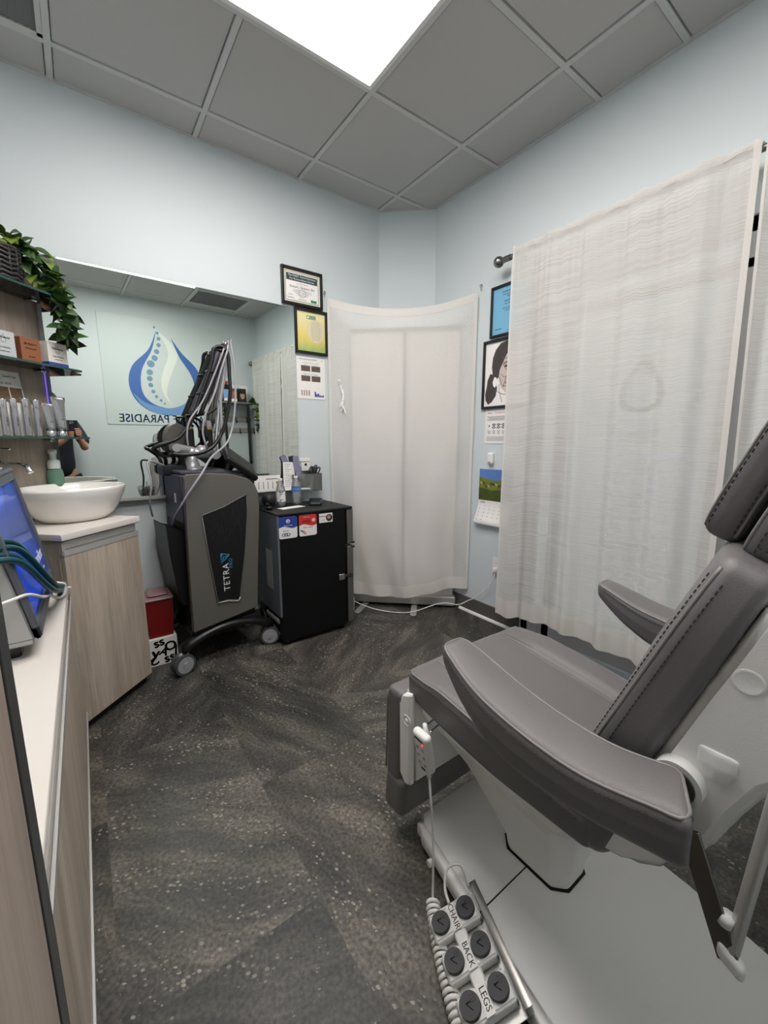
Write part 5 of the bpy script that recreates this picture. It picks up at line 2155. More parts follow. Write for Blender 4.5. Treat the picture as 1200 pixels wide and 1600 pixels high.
rwall('framed_portrait', 'black framed drawing of a dark-haired woman with face muscle lines', 'picture', 1.50, 1.884, 1.437, 1.861, .016, portrait)


def rflyer(b, y0, y1, z0, z1, x):
    b.box((x, y0, z0), (x + .0015, y1, z1), M_WHITE2)
    rtext(b, 'SkinCo', .013, y1 - .04, z1 - .022, x - .0006)
    rtext(b, 'THE SMART SCAN', .012, y1 - .125, z1 - .022, x - .0006, M_STKR)
    for k in range(5):
        b.box((x - .0005, y0 + .01, z1 - .046 - k * .006), (x, y1 - .015 - (k % 3) * .008, z1 - .0435 - k * .006), M_TEXTG)
    for k in range(5):
        cy = y1 - .035 - k * .038
        b.sphere((x, cy, z1 - .105), .006, M_TEXT, 8, (.2, 1, 1))
        if k:
            for dy, dz in ((.010, .008), (-.010, .008), (.010, -.009), (-.010, -.009), (0, -.014), (0, .012)):
                b.sphere((x, cy + dy, z1 - .105 + dz), .005, M_TEXT, 8, (.2, 1, 1))
        for q in range(4):
            b.box((x - .0005, cy - .012, z1 - .137 - q * .006), (x, cy + .012 - (q % 2) * .006, z1 - .1345 - q * .006), M_TEXTG)
    for k in range(5):
        b.box((x - .0005, y0 + .01, z0 + .018 + k * .006), (x, y1 - .015, z0 + .020 + k * .006), M_TEXTG)


rwall('paper_flyer', 'white flyer with black dot diagrams pinned below the framed drawing', 'flyer', 1.64, 1.856, 1.215, 1.432, 0, rflyer, part='sheet')

t = thing('motion_sensor', 'small white sensor on the wall above the wall calendar', 'sensor', (wx, 1.787, 1.118))
b = MB()
b.cushion((.014, .022, .036), .009, M_WHITE, fn=lambda p: (p.x - .014, p.y, p.z))
b.build('sensor_body', t)
b = MB()
b.box((-.0295, -.006, -.028), (-.028, .006, -.022), M_TEXTG)
b.build('lens', t)
t = thing('light_switch', 'white light switch partly hidden by the curtain edge beside the sensor', 'switch', (wx, 1.615, 1.11))
b = MB()
b.box((-.007, -.045, -.06), (0, .060, .06), M_WHITE, bevel=.003)
b.build('plate', t)
b = MB()
b.box((-.011, .015, -.03), (-.006, .045, .03), M_WHITE, bevel=.002)
b.build('rocker', t)

# calendar with curling page
M_SKYPH = mat('printed_blue_sky', (92, 128, 190), .5, var=.35, vscale=9)
M_HILL = mat('printed_green_hill', (112, 124, 40), .5, var=.45, vscale=18)
M_HILL2 = mat('printed_dark_grass', (66, 80, 26), .5, var=.4, vscale=22)
M_HORSE = mat('printed_brown_animal', (56, 44, 34), .6)
t = thing('wall_calendar', 'wall calendar with a photo of animals on a green hill', 'calendar', (wx, 1.76, .95))
L0 = t.location
b = MB()
y0, y1, z0, z1 = 1.60, 1.885, .835, 1.045
b.box((wx - .003, y0, z0), (wx - .001, y1, z1), M_SKYPH)
b.prism([(y1, z0), (y1, z1 - .055), (y1 - .05, z1 - .058), (y1 - .11, z1 - .075), (y1 - .16, z1 - .07), (y1 - .22, z1 - .055), (y0, z1 - .06), (y0, z0)], wx - .0036, wx - .002, M_HILL, 'x')
b.prism([(y1, z0), (y1, z1 - .125), (y1 - .1, z1 - .14), (y1 - .2, z1 - .13), (y0, z1 - .14), (y0, z0)], wx - .0042, wx - .002, M_HILL2, 'x')
rg = random.Random(2)
for k in range(11):
    yy, zz = y1 - .02 - k * .021, z1 - .105 + rg.uniform(-.014, .010)
    mm = M_HORSE if k % 3 else mat('printed_cream_animal', (196, 186, 160), .6)
    b.box((wx - .0048, yy - .008, zz), (wx - .0035, yy + .006, zz + .007), mm)
    b.box((wx - .0048, yy - .007, zz - .009), (wx - .0035, yy - .0045, zz), mm)
    b.box((wx - .0048, yy + .003, zz - .009), (wx - .0035, yy + .0055, zz), mm)
    b.box((wx - .0048, yy + .004, zz + .003), (wx - .0035, yy + .010, zz + .012), mm)
b.build('photograph', t, world_of=L0)


def calpt(i, j):
    # hanging page that curls outward at the bottom
    s_ = j * .225
    if s_ < .13:
        z, d = z0 - s_, .004 + .03 * (s_ / .13) ** 2
    else:
        q = (s_ - .13) / .05
        z, d = z0 - .13 - .035 * math.sin(min(q, PI * .75)), .034 + .028 * (1 - math.cos(min(q, PI * .75))) * -0.6 + .012 * math.sin(q)
    return Vector((wx - d, y1 + .012 * j - (y1 - y0) * i, z))


b = MB()
b.grid(calpt, 12, 24, M_WHITE2)
pg = b.build('page', t, world_of=L0)
b = MB()
rtext(b, 'JUNE', .018, y1 - .04, z0 - .014, wx - .0062, M_TEXTG)
n_ = 1
for r_ in range(5):
    for c_ in range(7):
        if n_ > 30:
            break
        p = calpt((c_ + .5) / 7.0, .16 + r_ * .105)
        rtext(b, str(n_), .011, p.y, p.z, p.x - .0012, M_TEXTG)
        n_ += 1
b.build('print', pg, world_of=L0)

t = thing('wall_outlet', 'white wall outlet with a plug low beside the curtain hem', 'outlet', (wx, 1.705, .40))
b = MB()
b.box((-.006, -.036, -.058), (0, .036, .058), M_WHITE, bevel=.002)
b.build('plate', t)
b = MB()
for dz in (.02,):
    for dy in (-.006, .006):
        b.box((-.0068, dy - .001, dz - .005), (-.005, dy + .001, dz + .005), M_BLACK)
b.build('socket', t)
b = MB()
b.box((-.032, -.014, -.04), (-.006, .014, -.008), M_WHITE, bevel=.004)
b.build('plug', t)

# ================================================================== CURTAINS
M_SHEER = sheer_mat('white_slub_sheer', (235, 232, 227), .14, band=True, scale=900.0)
RX, RZ = 2.095, 2.268
t = thing('curtain_rod', 'brushed nickel curtain rod with ball finial above the window', 'curtain rod', (RX, .7, RZ))
L0 = t.location
b = MB()
b.cyl((RX, -.36, RZ), (RX, 1.645, RZ), .0125, M_STEEL, 18)
b.build('rod', t, world_of=L0)
for yy, s_ in ((1.64, 1), (-.36, -1)):
    b = MB()
    b.cyl((RX, yy, RZ), (RX, yy + s_ * .045, RZ), .0165, M_STEEL, 18)
    b.cyl((RX, yy + s_ * .045, RZ), (RX, yy + s_ * .058, RZ), .011, M_STEEL, 18)
    b.sphere((RX, yy + s_ * .085, RZ), .031, M_STEEL, 24)
    b.build('finial', t, world_of=L0)
for yy in (1.615, -.33):
    b = MB()
    b.cyl((RX, yy, RZ), (XR - .004, yy, RZ), .008, M_STEEL, 12)
    b.cyl((XR - .008, yy, RZ), (XR - .0005, yy, RZ), .026, M_STEEL, 20)
    b.build('bracket', t, world_of=L0)


def curtain(name, lab, ya, yb, yab, ybb, seed, z_bot, nf):
    rg = random.Random(seed)
    ph = [rg.uniform(0, 6.28) for _ in range(6)]

    def pt(i, j):
        yt = ya + (yb - ya) * i
        ybm = yab + (ybb - yab) * i
        f = 1 - j
        y = yt * j + ybm * f
        top = RZ + .030 + .004 * math.sin(60 * i + ph[0]) + .003 * math.sin(131 * i)
        z = z_bot(i) + (top - z_bot(i)) * j
        amp = .010 + .012 * f
        d = amp * math.sin(nf * i * 6.28 + ph[1] + .6 * f) + .006 * math.sin(nf * 2.3 * i * 6.28 + ph[2]) * (.4 + f)
        d += .0028 * math.sin(nf * 6.1 * i * 6.28 + ph[3]) * max(0, j - .75) * 4
        near = max(0, 1 - abs(z - RZ) / .05)
        d *= (1 - .75 * near)
        return Vector((RX - .0165 - .006 - d * .9 - .012 * (1 - near) * 0, y, z))
    t = thing(name, lab, 'curtain', (RX, (ya + yb) / 2, RZ), 0, 'sheer window curtains')
    L0 = t.location
    b = MB()
    b.grid(pt, 150, 70, M_SHEER, uvs=(abs(ya - yb), 2.1))
    b.build('voile', t, world_of=L0)
    b = MB()
    out_ = Vector((-.0025, 0, 0))
    b.grid(lambda i, j: pt(i, .052 * j) + out_, 150, 4, M_HEM)
    b.grid(lambda i, j: pt(.011 * i, j) + out_, 2, 70, M_HEM)
    b.grid(lambda i, j: pt(1 - .022 * (1 - i), j) + out_, 2, 70, M_HEM)
    b.build('hem', t, world_of=L0)
    # rod pocket wraps behind the rod
    b = MB()

    def pocket(i, j):
        a = PI * j
        p = pt(i, 1 - .012)
        return Vector((RX - .0225 + .045 * (1 - math.cos(a)) / 2, p.y, RZ + .024 * math.sin(a) + .004 * math.sin(60 * i + ph[0])))
    b.grid(pocket, 120, 6, M_SHEER, uvs=(1, .1))
    b.build('rod_pocket', t, world_of=L0)


curtain('sheer_curtain', 'wide white sheer curtain panel reaching from the finial past the headrest', 1.605, .548, 1.595, .508, 4,
        lambda i: .150 + .022 * math.sin(3.4 * i + .2) - .035 * math.exp(-((i - .07) / .06) ** 2), 5)
curtain('sheer_curtain', 'second white sheer curtain panel behind the chair headrest', .535, -.34, .47, -.34, 9,
        lambda i: .15 + .012 * math.sin(4 * i), 5)

# ================================================================== TREATMENT CHAIR
t = thing('treatment_chair', 'grey leather treatment chair with white shell base standing before the curtained window', 'chair', (.935, .40, 0))
W0 = t.location
CX = .935


def poly_fn(pts):
    """smooth interpolation through (y, z) points sorted by y"""
    pts = sorted(pts)

    def f(y):
        if y <= pts[0][0]:
            k = 0
        elif y >= pts[-1][0]:
            k = len(pts) - 2
        else:
            k = max(i for i in range(len(pts) - 1) if pts[i][0] <= y)
        p1, p2 = pts[k], pts[k + 1]
        p0 = pts[k - 1] if k else (2 * p1[0] - p2[0], 2 * p1[1] - p2[1])
        p3 = pts[k + 2] if k + 2 < len(pts) else (2 * p2[0] - p1[0], 2 * p2[1] - p1[1])
        u = (y - p1[0]) / (p2[0] - p1[0])
        u = max(-.3, min(1.3, u))
        m1 = (p2[1] - p0[1]) / (p2[0] - p0[0]) * (p2[0] - p1[0])
        m2 = (p3[1] - p1[1]) / (p3[0] - p1[0]) * (p2[0] - p1[0])
        u2, u3 = u * u, u * u * u
        return (2 * u3 - 3 * u2 + 1) * p1[1] + (u3 - 2 * u2 + u) * m1 + (-2 * u3 + 3 * u2) * p2[1] + (u3 - u2) * m2
    return f


# base
base_out = [(.735, .835), (1.17, .835), (1.20, .80), (1.212, .60), (1.185, .25), (1.10, -.20), (1.06, -.24), (.60, -.24), (.575, -.20), (.628, .33), (.672, .58), (.712, .80)]
b = MB()
b.prism(base_out, .012, .085, M_SHELL, 'z', bevel=.020, seg=4)
bo = b.build('base', t, world_of=W0)
b = MB()
b.mark()
b.box((.668, .529, .0846), (.872, .532, .0858), M_BLACKM)
b.mark()
b.box((1.005, .529, .0846), (1.20, .532, .0858), M_BLACKM)
b.build_parts('base_seam', bo, world_of=W0)
b = MB()
b.prism([(p[0] * .96 + CX * .04, p[1] * .96 + .012) for p in base_out], .0, .02, M_BLACKM, 'z')
b.build('base_plinth', bo, world_of=W0)
b = MB()
b.cyl((.690, .715, .045), (.678, .717, .045), .010, M_WHITE, 16)
b.build('base_cap', bo, world_of=W0)

# pedestal shell tapering from under the seat to the base
def oct_loop(x0, x1, y0, y1, z, c, sl=0.0):
    pts = [(x0 + c, y0), (x1 - c, y0), (x1, y0 + c), (x1, y1 - c), (x1 - c, y1), (x0 + c, y1), (x0, y1 - c), (x0, y0 + c)]
    return [Vector((x, y, z + sl * (y - .55))) for x, y in pts]


b = MB()
lp = [oct_loop(.692, 1.178, .315, .795, .490, .03, .07), oct_loop(.688, 1.182, .315, .800, .470, .03, .07), oct_loop(.696, 1.174, .33, .79, .452, .035, .07),
      oct_loop(.720, 1.15, .345, .755, .425, .04, .06), oct_loop(.765, 1.105, .37, .715, .35, .045, .05), oct_loop(.815, 1.055, .395, .670, .24, .04, .03), oct_loop(.862, 1.008, .425, .625, .13, .03), oct_loop(.868, 1.002, .43, .62, .084, .03)]
b.loft(lp, M_SHELL, smooth=False)
pd = b.build('pedestal', t, world_of=W0)
bv = pd.modifiers.new('edge_round', 'BEVEL')
bv.width = .012
bv.segments = 3
bv.limit_method = 'ANGLE'
bv.angle_limit = R(12)
b = MB()
lp = [oct_loop(.863, 1.007, .425, .625, .0862, .032), oct_loop(.863, 1.007, .425, .625, .0868, .032)]
b.loft(lp, M_BLACKM, smooth=False)
b.build('gap_ring', pd, world_of=W0)

# seat cushion
zt_ = poly_fn([(.28, .520), (.39, .531), (.54, .553), (.82, .586)])
zb_ = poly_fn([(.28, .474), (.40, .470), (.53, .468), (.68, .484), (.83, .506)])


SEAT_H, SEAT_R = (.255, .268, .042), .018


def seat_fn(p):
    p = rp_(p, SEAT_H, SEAT_R)
    y = .562 + p.y
    f = (p.z / .042 + 1) / 2
    z = zb_(y) + (zt_(y) - zb_(y)) * f
    ax = abs(p.x)
    if f > .5:
        bol = max(0, min(1, (ax - .145) / .03))
        bol = bol * bol * (3 - 2 * bol)
        z += (.020 * bol * max(0, min(1, (.80 - y) / .10)) + .004 * (1 - (p.x / .16) ** 2) * (1 - bol)) * (f - .5) * 2
    x = CX + p.x * (1 - .02 * max(0, (y - .75) / .08))
    return (x, y, z)


b = MB()
b.cushion((.255, .268, .042), .018, M_LEATHER, seat_fn, nseg=26)
seat = b.build('seat', t, world_of=W0)
b = MB()
for sx in (-1, 1):
    P = [seat_fn(Vector((sx * .255, -.25 + .5 * k / 14, .042))) for k in range(15)]
    b.mark()
    b.tube(P, .0032, M_PIPING, 6, sub=2)
P = [seat_fn(Vector((-.25 + .5 * k / 14, .268, .042))) for k in range(15)]
b.mark()
b.tube(P, .0032, M_PIPING, 6, sub=2)
for sx in (-1, 1):
    P = [Vector(seat_fn(Vector((sx * .150, -.25 + .50 * k / 14, .042)))) + Vector((0, 0, .0005)) for k in range(15)]
    b.mark()
    b.tube(P, .0022, M_PIPING, 6, sub=2)
b.build_parts('piping', seat, world_of=W0)
b = MB()
P = [Vector(seat_fn(Vector((-.255, -.24 + .49 * k / 14, .026)))) + Vector((-.0006, 0, 0)) for k in range(15)]
b.mark()
b.dashes(P, M_THREAD)
P = [Vector(seat_fn(Vector((.158, -.24 + .49 * k / 14, .042)))) + Vector((0, 0, .0005)) for k in range(15)]
b.mark()
b.dashes(P, M_THREAD)
b.build_parts('stitching', seat, world_of=W0)
# side bolster under the backrest
b = MB()
b.cushion((.252, .070, .080), .03, M_LEATHER, lambda p: (CX + p.x, .318 + p.y - .30 * p.z, .548 + p.z))
b.build('seat_back_roll', t, world_of=W0)

# backrest
B0 = Vector((0, .392, .500))
B1 = Vector((0, .165, 1.066))
bw_ = (B1 - B0).normalized()
bnn = Vector((0, bw_.z, -bw_.y))            # forward normal
BL = (B1 - B0).length


def back_pt(u, w_, d):
    """u across (x offset), w along the back from its foot, d forward of the front edge plane"""
    return Vector((CX + u, 0, 0)) + B0 + bw_ * w_ + bnn * d


def back_fn(p):
    p = rp_(p, (.255, BL / 2, .042), .022)
    w_ = p.y + BL / 2
    f = (p.z / .042 + 1) / 2
    top = max(0, (w_ - (BL - .16)) / .16)
    wd = 1 - .10 * top ** 2.2 - .04 * max(0, min(1, (.11 - w_) / .06))
    thick = .084 - .018 * max(0, min(1, (w_ - .2) / .35))
    crown = .036 * max(0, 1 - (p.x / .255) ** 2) * (.35 + .65 * min(1, w_ / .4)) * f
    wing = .004 * math.cos(p.x / .255 * PI)
    return back_pt(p.x * wd, w_, -thick * (1 - f) + crown + wing * 0)


b = MB()
b.cushion((.255, BL / 2, .042), .022, M_LEATHER, back_fn, nseg=18, flip=True)
bk = b.build('backrest', t, world_of=W0)
b = MB()
for sx in (-1, 1):
    P = [back_fn(Vector((sx * .255, -BL / 2 + .03 + (BL - .045) * k / 16, .042))) for k in range(17)]
    b.mark()
    b.tube(P, .0030, M_PIPING, 6, sub=2)
b.build_parts('piping', bk, world_of=W0)
b = MB()
for sx in (-1, 1):
    P = [Vector(back_fn(Vector((sx * .255, -BL / 2 + .03 + (BL - .06) * k / 16, .020)))) + Vector((sx * .0006, 0, 0)) for k in range(17)]
    b.mark()
    b.dashes(P, M_THREAD)
    P = [Vector(back_fn(Vector((sx * .236, -BL / 2 + .03 + (BL - .06) * k / 16, .042)))) + bnn * .0004 for k in range(17)]
    b.mark()
    b.dashes(P, M_THREAD)
b.build_parts('stitching', bk, world_of=W0)

# white back shell
shell_out = [(.300, .478), (.262, .600), (.222, .715), (.168, .870), (.112, 1.020), (.075, 1.035), (-.02, .99), (-.035, .93), (.02, .83), (.083, .755), (.112, .685), (.135, .615), (.180, .538), (.235, .497)]
b = MB()
b.prism(shell_out, .690, 1.180, M_SHELL, 'x', bevel=.016, seg=4)
sh = b.build('back_shell', t, world_of=W0)
b = MB()
b.lathe([(.0185, .0004), (.0165, .0012), (.0145, .0010), (.011, .0002), (.001, .0001)], M_SHELL, n=28, mx=frame((.6895, .119, .904), (0, 1, 0), (0, 0, 1)) @ Matrix.Rotation(PI, 4, 'X'))
b.build('dimple', sh, world_of=W0)
b = MB()
b.cushion((.007, .024, .024), .007, M_SHELL, lambda p: (.690 + p.x * (1 - .5 * abs(p.y) / .026) * (1 - .4 * abs(p.z) / .026), .138 + p.y * (1 - .55 * max(0, -p.z) / .026), .762 + p.z))
b.build('shell_rib', sh, world_of=W0)

# arms
atop = poly_fn([(.10, .764), (.14, .762), (.27, .739), (.44, .757), (.565, .793), (.60, .80)])
abot = poly_fn([(.10, .684), (.141, .680), (.262, .660), (.405, .657), (.50, .698), (.57, .748), (.60, .77)])


def arm_maker(xc, sgn):
    def fn(p):
        p = rp_(p, (.055, .232, .042), .016)
        y = .352 + p.y
        rear = max(0, min(1, (.27 - y) / .15))
        y += .050 * rear * (1 - sgn * p.x / .055) / 2
        f = (p.z / .042 + 1) / 2
        z = abot(y) + (atop(y) - abot(y)) * f
        fr = max(0, (y - .42) / .165)
        wd = 1 - .42 * min(1, fr) ** 2.2
        x = xc + p.x * wd + sgn * .010 * math.sin((y - .12) / .46 * PI)
        if f > .5:
            z += .006 * (1 - (p.x / .055) ** 2) * (f - .5) * 2
        if f < .5:
            x = xc + (x - xc) * (.86 + .28 * f)
        return (x, y, z)
    b = MB()
    b.cushion((.055, .232, .042), .016, M_LEATHER, fn, nseg=22)
    a = b.build('armrest', t, world_of=W0)
    b = MB()
    ring = []
    for k in range(20):
        ring.append(fn(Vector((-.055, -.215 + .43 * k / 19, .042))))
    for k in range(1, 6):
        ring.append(fn(Vector((-.055 + .11 * k / 6, .232, .042))))
    for k in range(20):
        ring.append(fn(Vector((.055, .215 - .43 * k / 19, .042))))
    for k in range(1, 6):
        ring.append(fn(Vector((.055 - .11 * k / 6, -.232, .042))))
    b.tube(ring, .0028, M_PIPING, 6, closed=True, sub=2)
    b.build('piping', a, world_of=W0)
    b = MB()
    for sx in (-1, 1):
        P = [Vector(fn(Vector((sx * .0550, -.21 + .42 * k / 18, .0275)))) + Vector((sx * .0005, 0, 0)) for k in range(19)]
        b.mark()
        b.dashes(P, M_THREAD)
    b.mark()
    b.tube([Vector(fn(Vector((-.03, -.232, -.04 + .08 * k / 6)))) + Vector((0, -.0005, 0)) for k in range(7)], .0012, M_THREAD, 5)
    b.build_parts('stitching', a, world_of=W0)


arm_maker(.608, -1)
arm_maker(1.262, 1)

# pivot hubs and arm links
for xa, xb, xo in ((.668, .692, .640), (1.178, 1.206, 1.236)):
    b = MB()
    b.cyl((xa, .178, .716), (xb, .178, .716), .034, M_WHITE, 32)
    b.cyl((xa - .003 if xa < 1 else xb, .178, .716), (xa if xa < 1 else xb + .003, .178, .716), .026, M_STEEL, 28)
    b.cyl((xo, .20, .71), ((xa + xb) / 2, .19, .72), .02, M_STEEL, 14)
    b.build('pivot_hub', t, world_of=W0)

# headrest: front cushion and rear cushion
def head_fn(c_u, hw, w0, L_, d_front, th_):
    def fn(p):
        p = rp_(p, (hw, L_ / 2, th_ / 2), .022)
        w_ = w0 + (p.y / (L_ / 2) + 1) / 2 * L_
        f = (p.z / (th_ / 2) + 1) / 2
        cup = -.010 * (1 - (p.x / hw) ** 2) * f
        tw = 1 - .10 * (abs(p.y) / (L_ / 2)) ** 3
        return back_pt(c_u + p.x * tw, w_, d_front - th_ * (1 - f) + cup - .03 * (1 - tw))
    return fn


hf = head_fn(.0, .150, BL - .012, .300, .070, .058)
b = MB()
b.cushion((.150, .150, .029), .022, M_LEATHER, hf, nseg=12, flip=True)
hd = b.build('headrest', t, world_of=W0)
b = MB()
for zz in (.020, -.020):
    for sx in (-1, 1):
        P = [Vector(hf(Vector((sx * .150, -.13 + .26 * k / 12, zz)))) + Vector((sx * .0006, 0, 0)) for k in range(13)]
        b.mark()
        b.dashes(P, M_THREAD)
b.build_parts('stitching', hd, world_of=W0)
b = MB()
for sx in (-1, 1):
    for zz in (.029, -.029):
        P = [Vector(hf(Vector((sx * .150, -.14 + .28 * k / 12, zz)))) for k in range(13)]
        b.mark()
        b.tube(P, .0026, M_PIPING, 6, sub=2)
b.build_parts('piping', hd, world_of=W0)
hr = head_fn(.0, .185, BL - .012, .290, .006, .092)
b = MB()
b.cushion((.185, .145, .046), .022, M_LEATHER, hr, nseg=12, flip=True)
hb = b.build('head_cushion', t, world_of=W0)
b = MB()
for sx in (-1, 1):
    P = [Vector(hr(Vector((sx * .185, -.128 + .256 * k / 12, .026)))) + Vector((sx * .0006, 0, 0)) for k in range(13)]
    b.mark()
    b.dashes(P, M_THREAD)
    P = [Vector(hr(Vector((sx * .185, -.118, .026 - .065 * k / 6)))) + Vector((sx * .0006, 0, 0)) for k in range(7)]
    b.mark()
    b.dashes(P, M_THREAD)
b.build_parts('stitching', hb, world_of=W0)
b = MB()
for sx in (-1, 1):
    P = [Vector(hr(Vector((sx * .185, -.135 + .27 * k / 12, .046)))) for k in range(13)]
    b.mark()
    b.tube(P, .0026, M_PIPING, 6, sub=2)
b.build_parts('piping', hb, world_of=W0)
b = MB()
for sx in (-.09, .09):
    b.mark()
    b.cyl(back_pt(sx, BL - .12, -.055), back_pt(sx, BL + .08, -.05), .009, M_CHROME, 12)
b.build_parts('headrest_post', t, world_of=W0)

# leg rest: padded panel hanging at the front with white side plates, and foot pad below
b = MB()
b.cushion((.272, .034, .150), .018, M_LEATHER, lambda p: (CX + p.x, .866 + p.y - .004 * (p.z / .15), .366 + p.z), nseg=10)
lg = b.build('leg_rest', t, world_of=W0)
b = MB()
for sx in (-1, 1):
    b.mark()
    b.tube([Vector((CX + sx * .269, .866 + .0315 * q - .004 * (-1 + 2 * k / 10), .366 - .13 + .26 * k / 10)) for q in (1,) for k in range(11)], .0026, M_PIPING, 6)
b.build_parts('piping', lg, world_of=W0)
plate = [(.784, .536), (.822, .524), (.838, .490), (.834, .268), (.808, .243), (.784, .248)]
for x0, x1 in ((.662, .684), (1.186, 1.208)):
    b = MB()
    b.prism(plate, x0, x1, M_SHELL, 'x', bevel=.007, seg=3)
    if x0 < 1:
        b.sphere((x0 + .001, .800, .452), .008, M_SHELL, 14, (.5, 1, 1))
        b.tube([(x0 + .0005, .800 + .015 * math.cos(2 * PI * k / 18), .452 + .015 * math.sin(2 * PI * k / 18)) for k in range(18)], .0022, M_SHELL, 6, closed=True)
    b.build('side_plate', lg, world_of=W0)
b = MB()
b.box((.680, .786, .247), (1.190, .832, .530), M_SHELL, bevel=.008)
b.build('leg_shell', lg, world_of=W0)
b = MB()
b.cushion((.275, .046, .066), .022, M_LEATHER, lambda p: (CX + p.x, .862 + p.y - .10 * p.z, .170 + p.z), nseg=10)
b.build('foot_rest', t, world_of=W0)

# hanging support: flat bar, round tube and white end cap
b = MB()
bar0, bar1 = Vector((.630, .146, .690)), Vector((.632, .084, .535))
dv = (bar1 - bar0).normalized()
bm_ = frame(bar0, dv, Vector((0, dv.z, -dv.y)))
b.box((0, -.013, -.003), ((bar1 - bar0).length, .013, .003), M_STEEL, mx=bm_, bevel=.001)
b.build('support_bar', t, world_of=W0)
b = MB()
b.cyl((.655, .070, .800), (.636, .084, .552), .0085, M_ALU, 16)
b.tube([(.636, .0935, .60), (.634, .0945, .585)], .0095, M_WHITE, 10)
b.build('support_tube', t, world_of=W0)
b = MB()
b.cushion((.009, .016, .013), .0085, M_WHITE, lambda p: (.633 + p.x, .083 + p.y, .541 + p.z + p.y * .55))
b.build('support_cap', t, world_of=W0)

# ------------------------------------------------------------------ hand control on its hook
t = thing('hand_control', 'white hand control with coiled lead hanging on the chair side', 'remote control', (.632, .70, .47))
W0 = t.location
HM = frame((.636, .695, .440), (0, -1, -.02), (-.22, -.10, 1)) @ Matrix.Scale(1.25, 4)
b = MB()
b.cushion((.021, .050, .010), .009, M_WHITE, lambda p: (p.x * (1 + .10 * p.y / .05), p.y, p.z), mx=HM)
HM0 = HM
hc = b.build('control_body', t, world_of=W0)
M_PAD = mat('grey_keypad', (172, 172, 172), .5)
zf = -.0106 if (Vector((0, -1, -.02)).cross(Vector((-.22, -.10, 1)))).x > 0 else .0106
b = MB()
for r_ in range(3):
    for c_ in range(2):
        b.cyl(HM @ Vector((-.008 + .016 * c_, .014 - .02 * r_, zf)), HM @ Vector((-.008 + .016 * c_, .014 - .02 * r_, zf * 1.05)), .0045, M_PAD, 12)
b.box((-.006, -.043, zf * .98), (.006, -.038, zf * 1.06), M_BLACK, mx=HM)
b.box((-.012, .036, zf * .98), (.012, .041, zf * 1.06), M_BLACK, mx=HM)
b.build('keypad', hc, world_of=W0)
M_LEDR = mat('red_indicator', (255, 60, 60), .4, emit=(255, 40, 40), estr=2.0)
b = MB()
b.sphere(HM @ Vector((.010, .030, zf)), .0022, M_LEDR, 8)
b.build('indicator', hc, world_of=W0)
b = MB()
b.tube([(.655, .712, .492), (.645, .706, .503), (.640, .700, .504), (.640, .694, .495), (.646, .692, .484)], .006, M_WHITE, 8, sub=4)
b.tube([(.690, .700, .488), (.66, .696, .486), (.652, .690, .490)], .003, M_CHROME, 8, sub=3)
b.tube([(.690, .720, .492), (.66, .716, .490), (.652, .712, .494)], .003, M_CHROME, 8, sub=3)
b.build('hanger', t, world_of=W0)
b = MB()
b.tube([HM @ Vector((0, -.045, 0)), HM @ Vector((0, -.075, 0)), (.640, .675, .33), (.645, .668, .22), (.642, .660, .10), (.638, .655, .045), (.632, .648, .03)], .0033, M_WHITE, 8, sub=6)
b.tube([HM @ Vector((0, -.040, 0)), HM @ Vector((0, -.072, 0))], [.0075, .006, .004], M_WHITE, 8)
cpath = smooth_path([Vector((.632, .648, .0215)), Vector((.585, .575, .0215)), Vector((.545, .50, .0215)), Vector((.505, .41, .0215)), Vector((.475, .33, .0215)), Vector((.46, .25, .0215))], 12)
cum = [0]
for p, q in zip(cpath, cpath[1:]):
    cum.append(cum[-1] + (q - p).length)
tot = cum[-1]
hel = []
turns = tot / .0128
nst = int(turns * 12)
for k in range(nst + 1):
    s_ = tot * k / nst
    i = max(j for j in range(len(cum)) if cum[j] <= s_ + 1e-9)
    i = min(i, len(cpath) - 2)
    q = cpath[i].lerp(cpath[i + 1], (s_ - cum[i]) / max(1e-9, cum[i + 1] - cum[i]))
    tv = (cpath[i + 1] - cpath[i]).normalized()
    sd = Vector((tv.y, -tv.x, 0))
    a = 2 * PI * s_ / .0128
    rr_ = .0155
    hel.append(q + sd * rr_ * math.cos(a) + Vector((0, 0, 1)) * rr_ * math.sin(a))
b.tube(hel, .0048, M_WHITE, 6)
b.build('coiled_lead', t, world_of=W0)

# ------------------------------------------------------------------ foot control beside the base
FO = Vector((.602, .494, .0))
e1 = Vector((-.36, -.93, 0)).normalized()
e2f = Vector((.93, -.36, 0)).normalized()
tl2 = R(20)
e2 = (e2f * math.cos(tl2) + Vector((0, 0, 1)) * math.sin(tl2)).normalized()
FM = frame((FO.x, FO.y, .062), e1, e2)       # x along the row, y across toward the chair base, z up
t = thing('foot_control', 'white foot switch unit with six dark round pedals beside the chair base', 'foot switch', (FO.x, FO.y, 0))
W0 = t.location
b = MB()
b.box((-.125, -.060, -.020), (.125, .066, -.016), M_ALU, mx=FM)
b.prism([(-.125, .066), (.125, .066), (.125, .082), (-.125, .082)], -.020, .008, M_ALU, 'z', mx=FM, bevel=.002)
b.box((-.125, .066, .006), (.125, .084, .0095), M_STEEL, mx=FM)
b.build('metal_plate', t, world_of=W0)
b = MB()
for u in (-.1, .1):
    for v_ in (-.045, .05):
        p = FM @ Vector((u, v_, -.02))
        b.mark()
        b.cyl((p.x, p.y, 0), (p.x, p.y, max(.003, p.z)), .008, M_BLACK, 10)
b.build_parts('rubber_foot', t, world_of=W0)
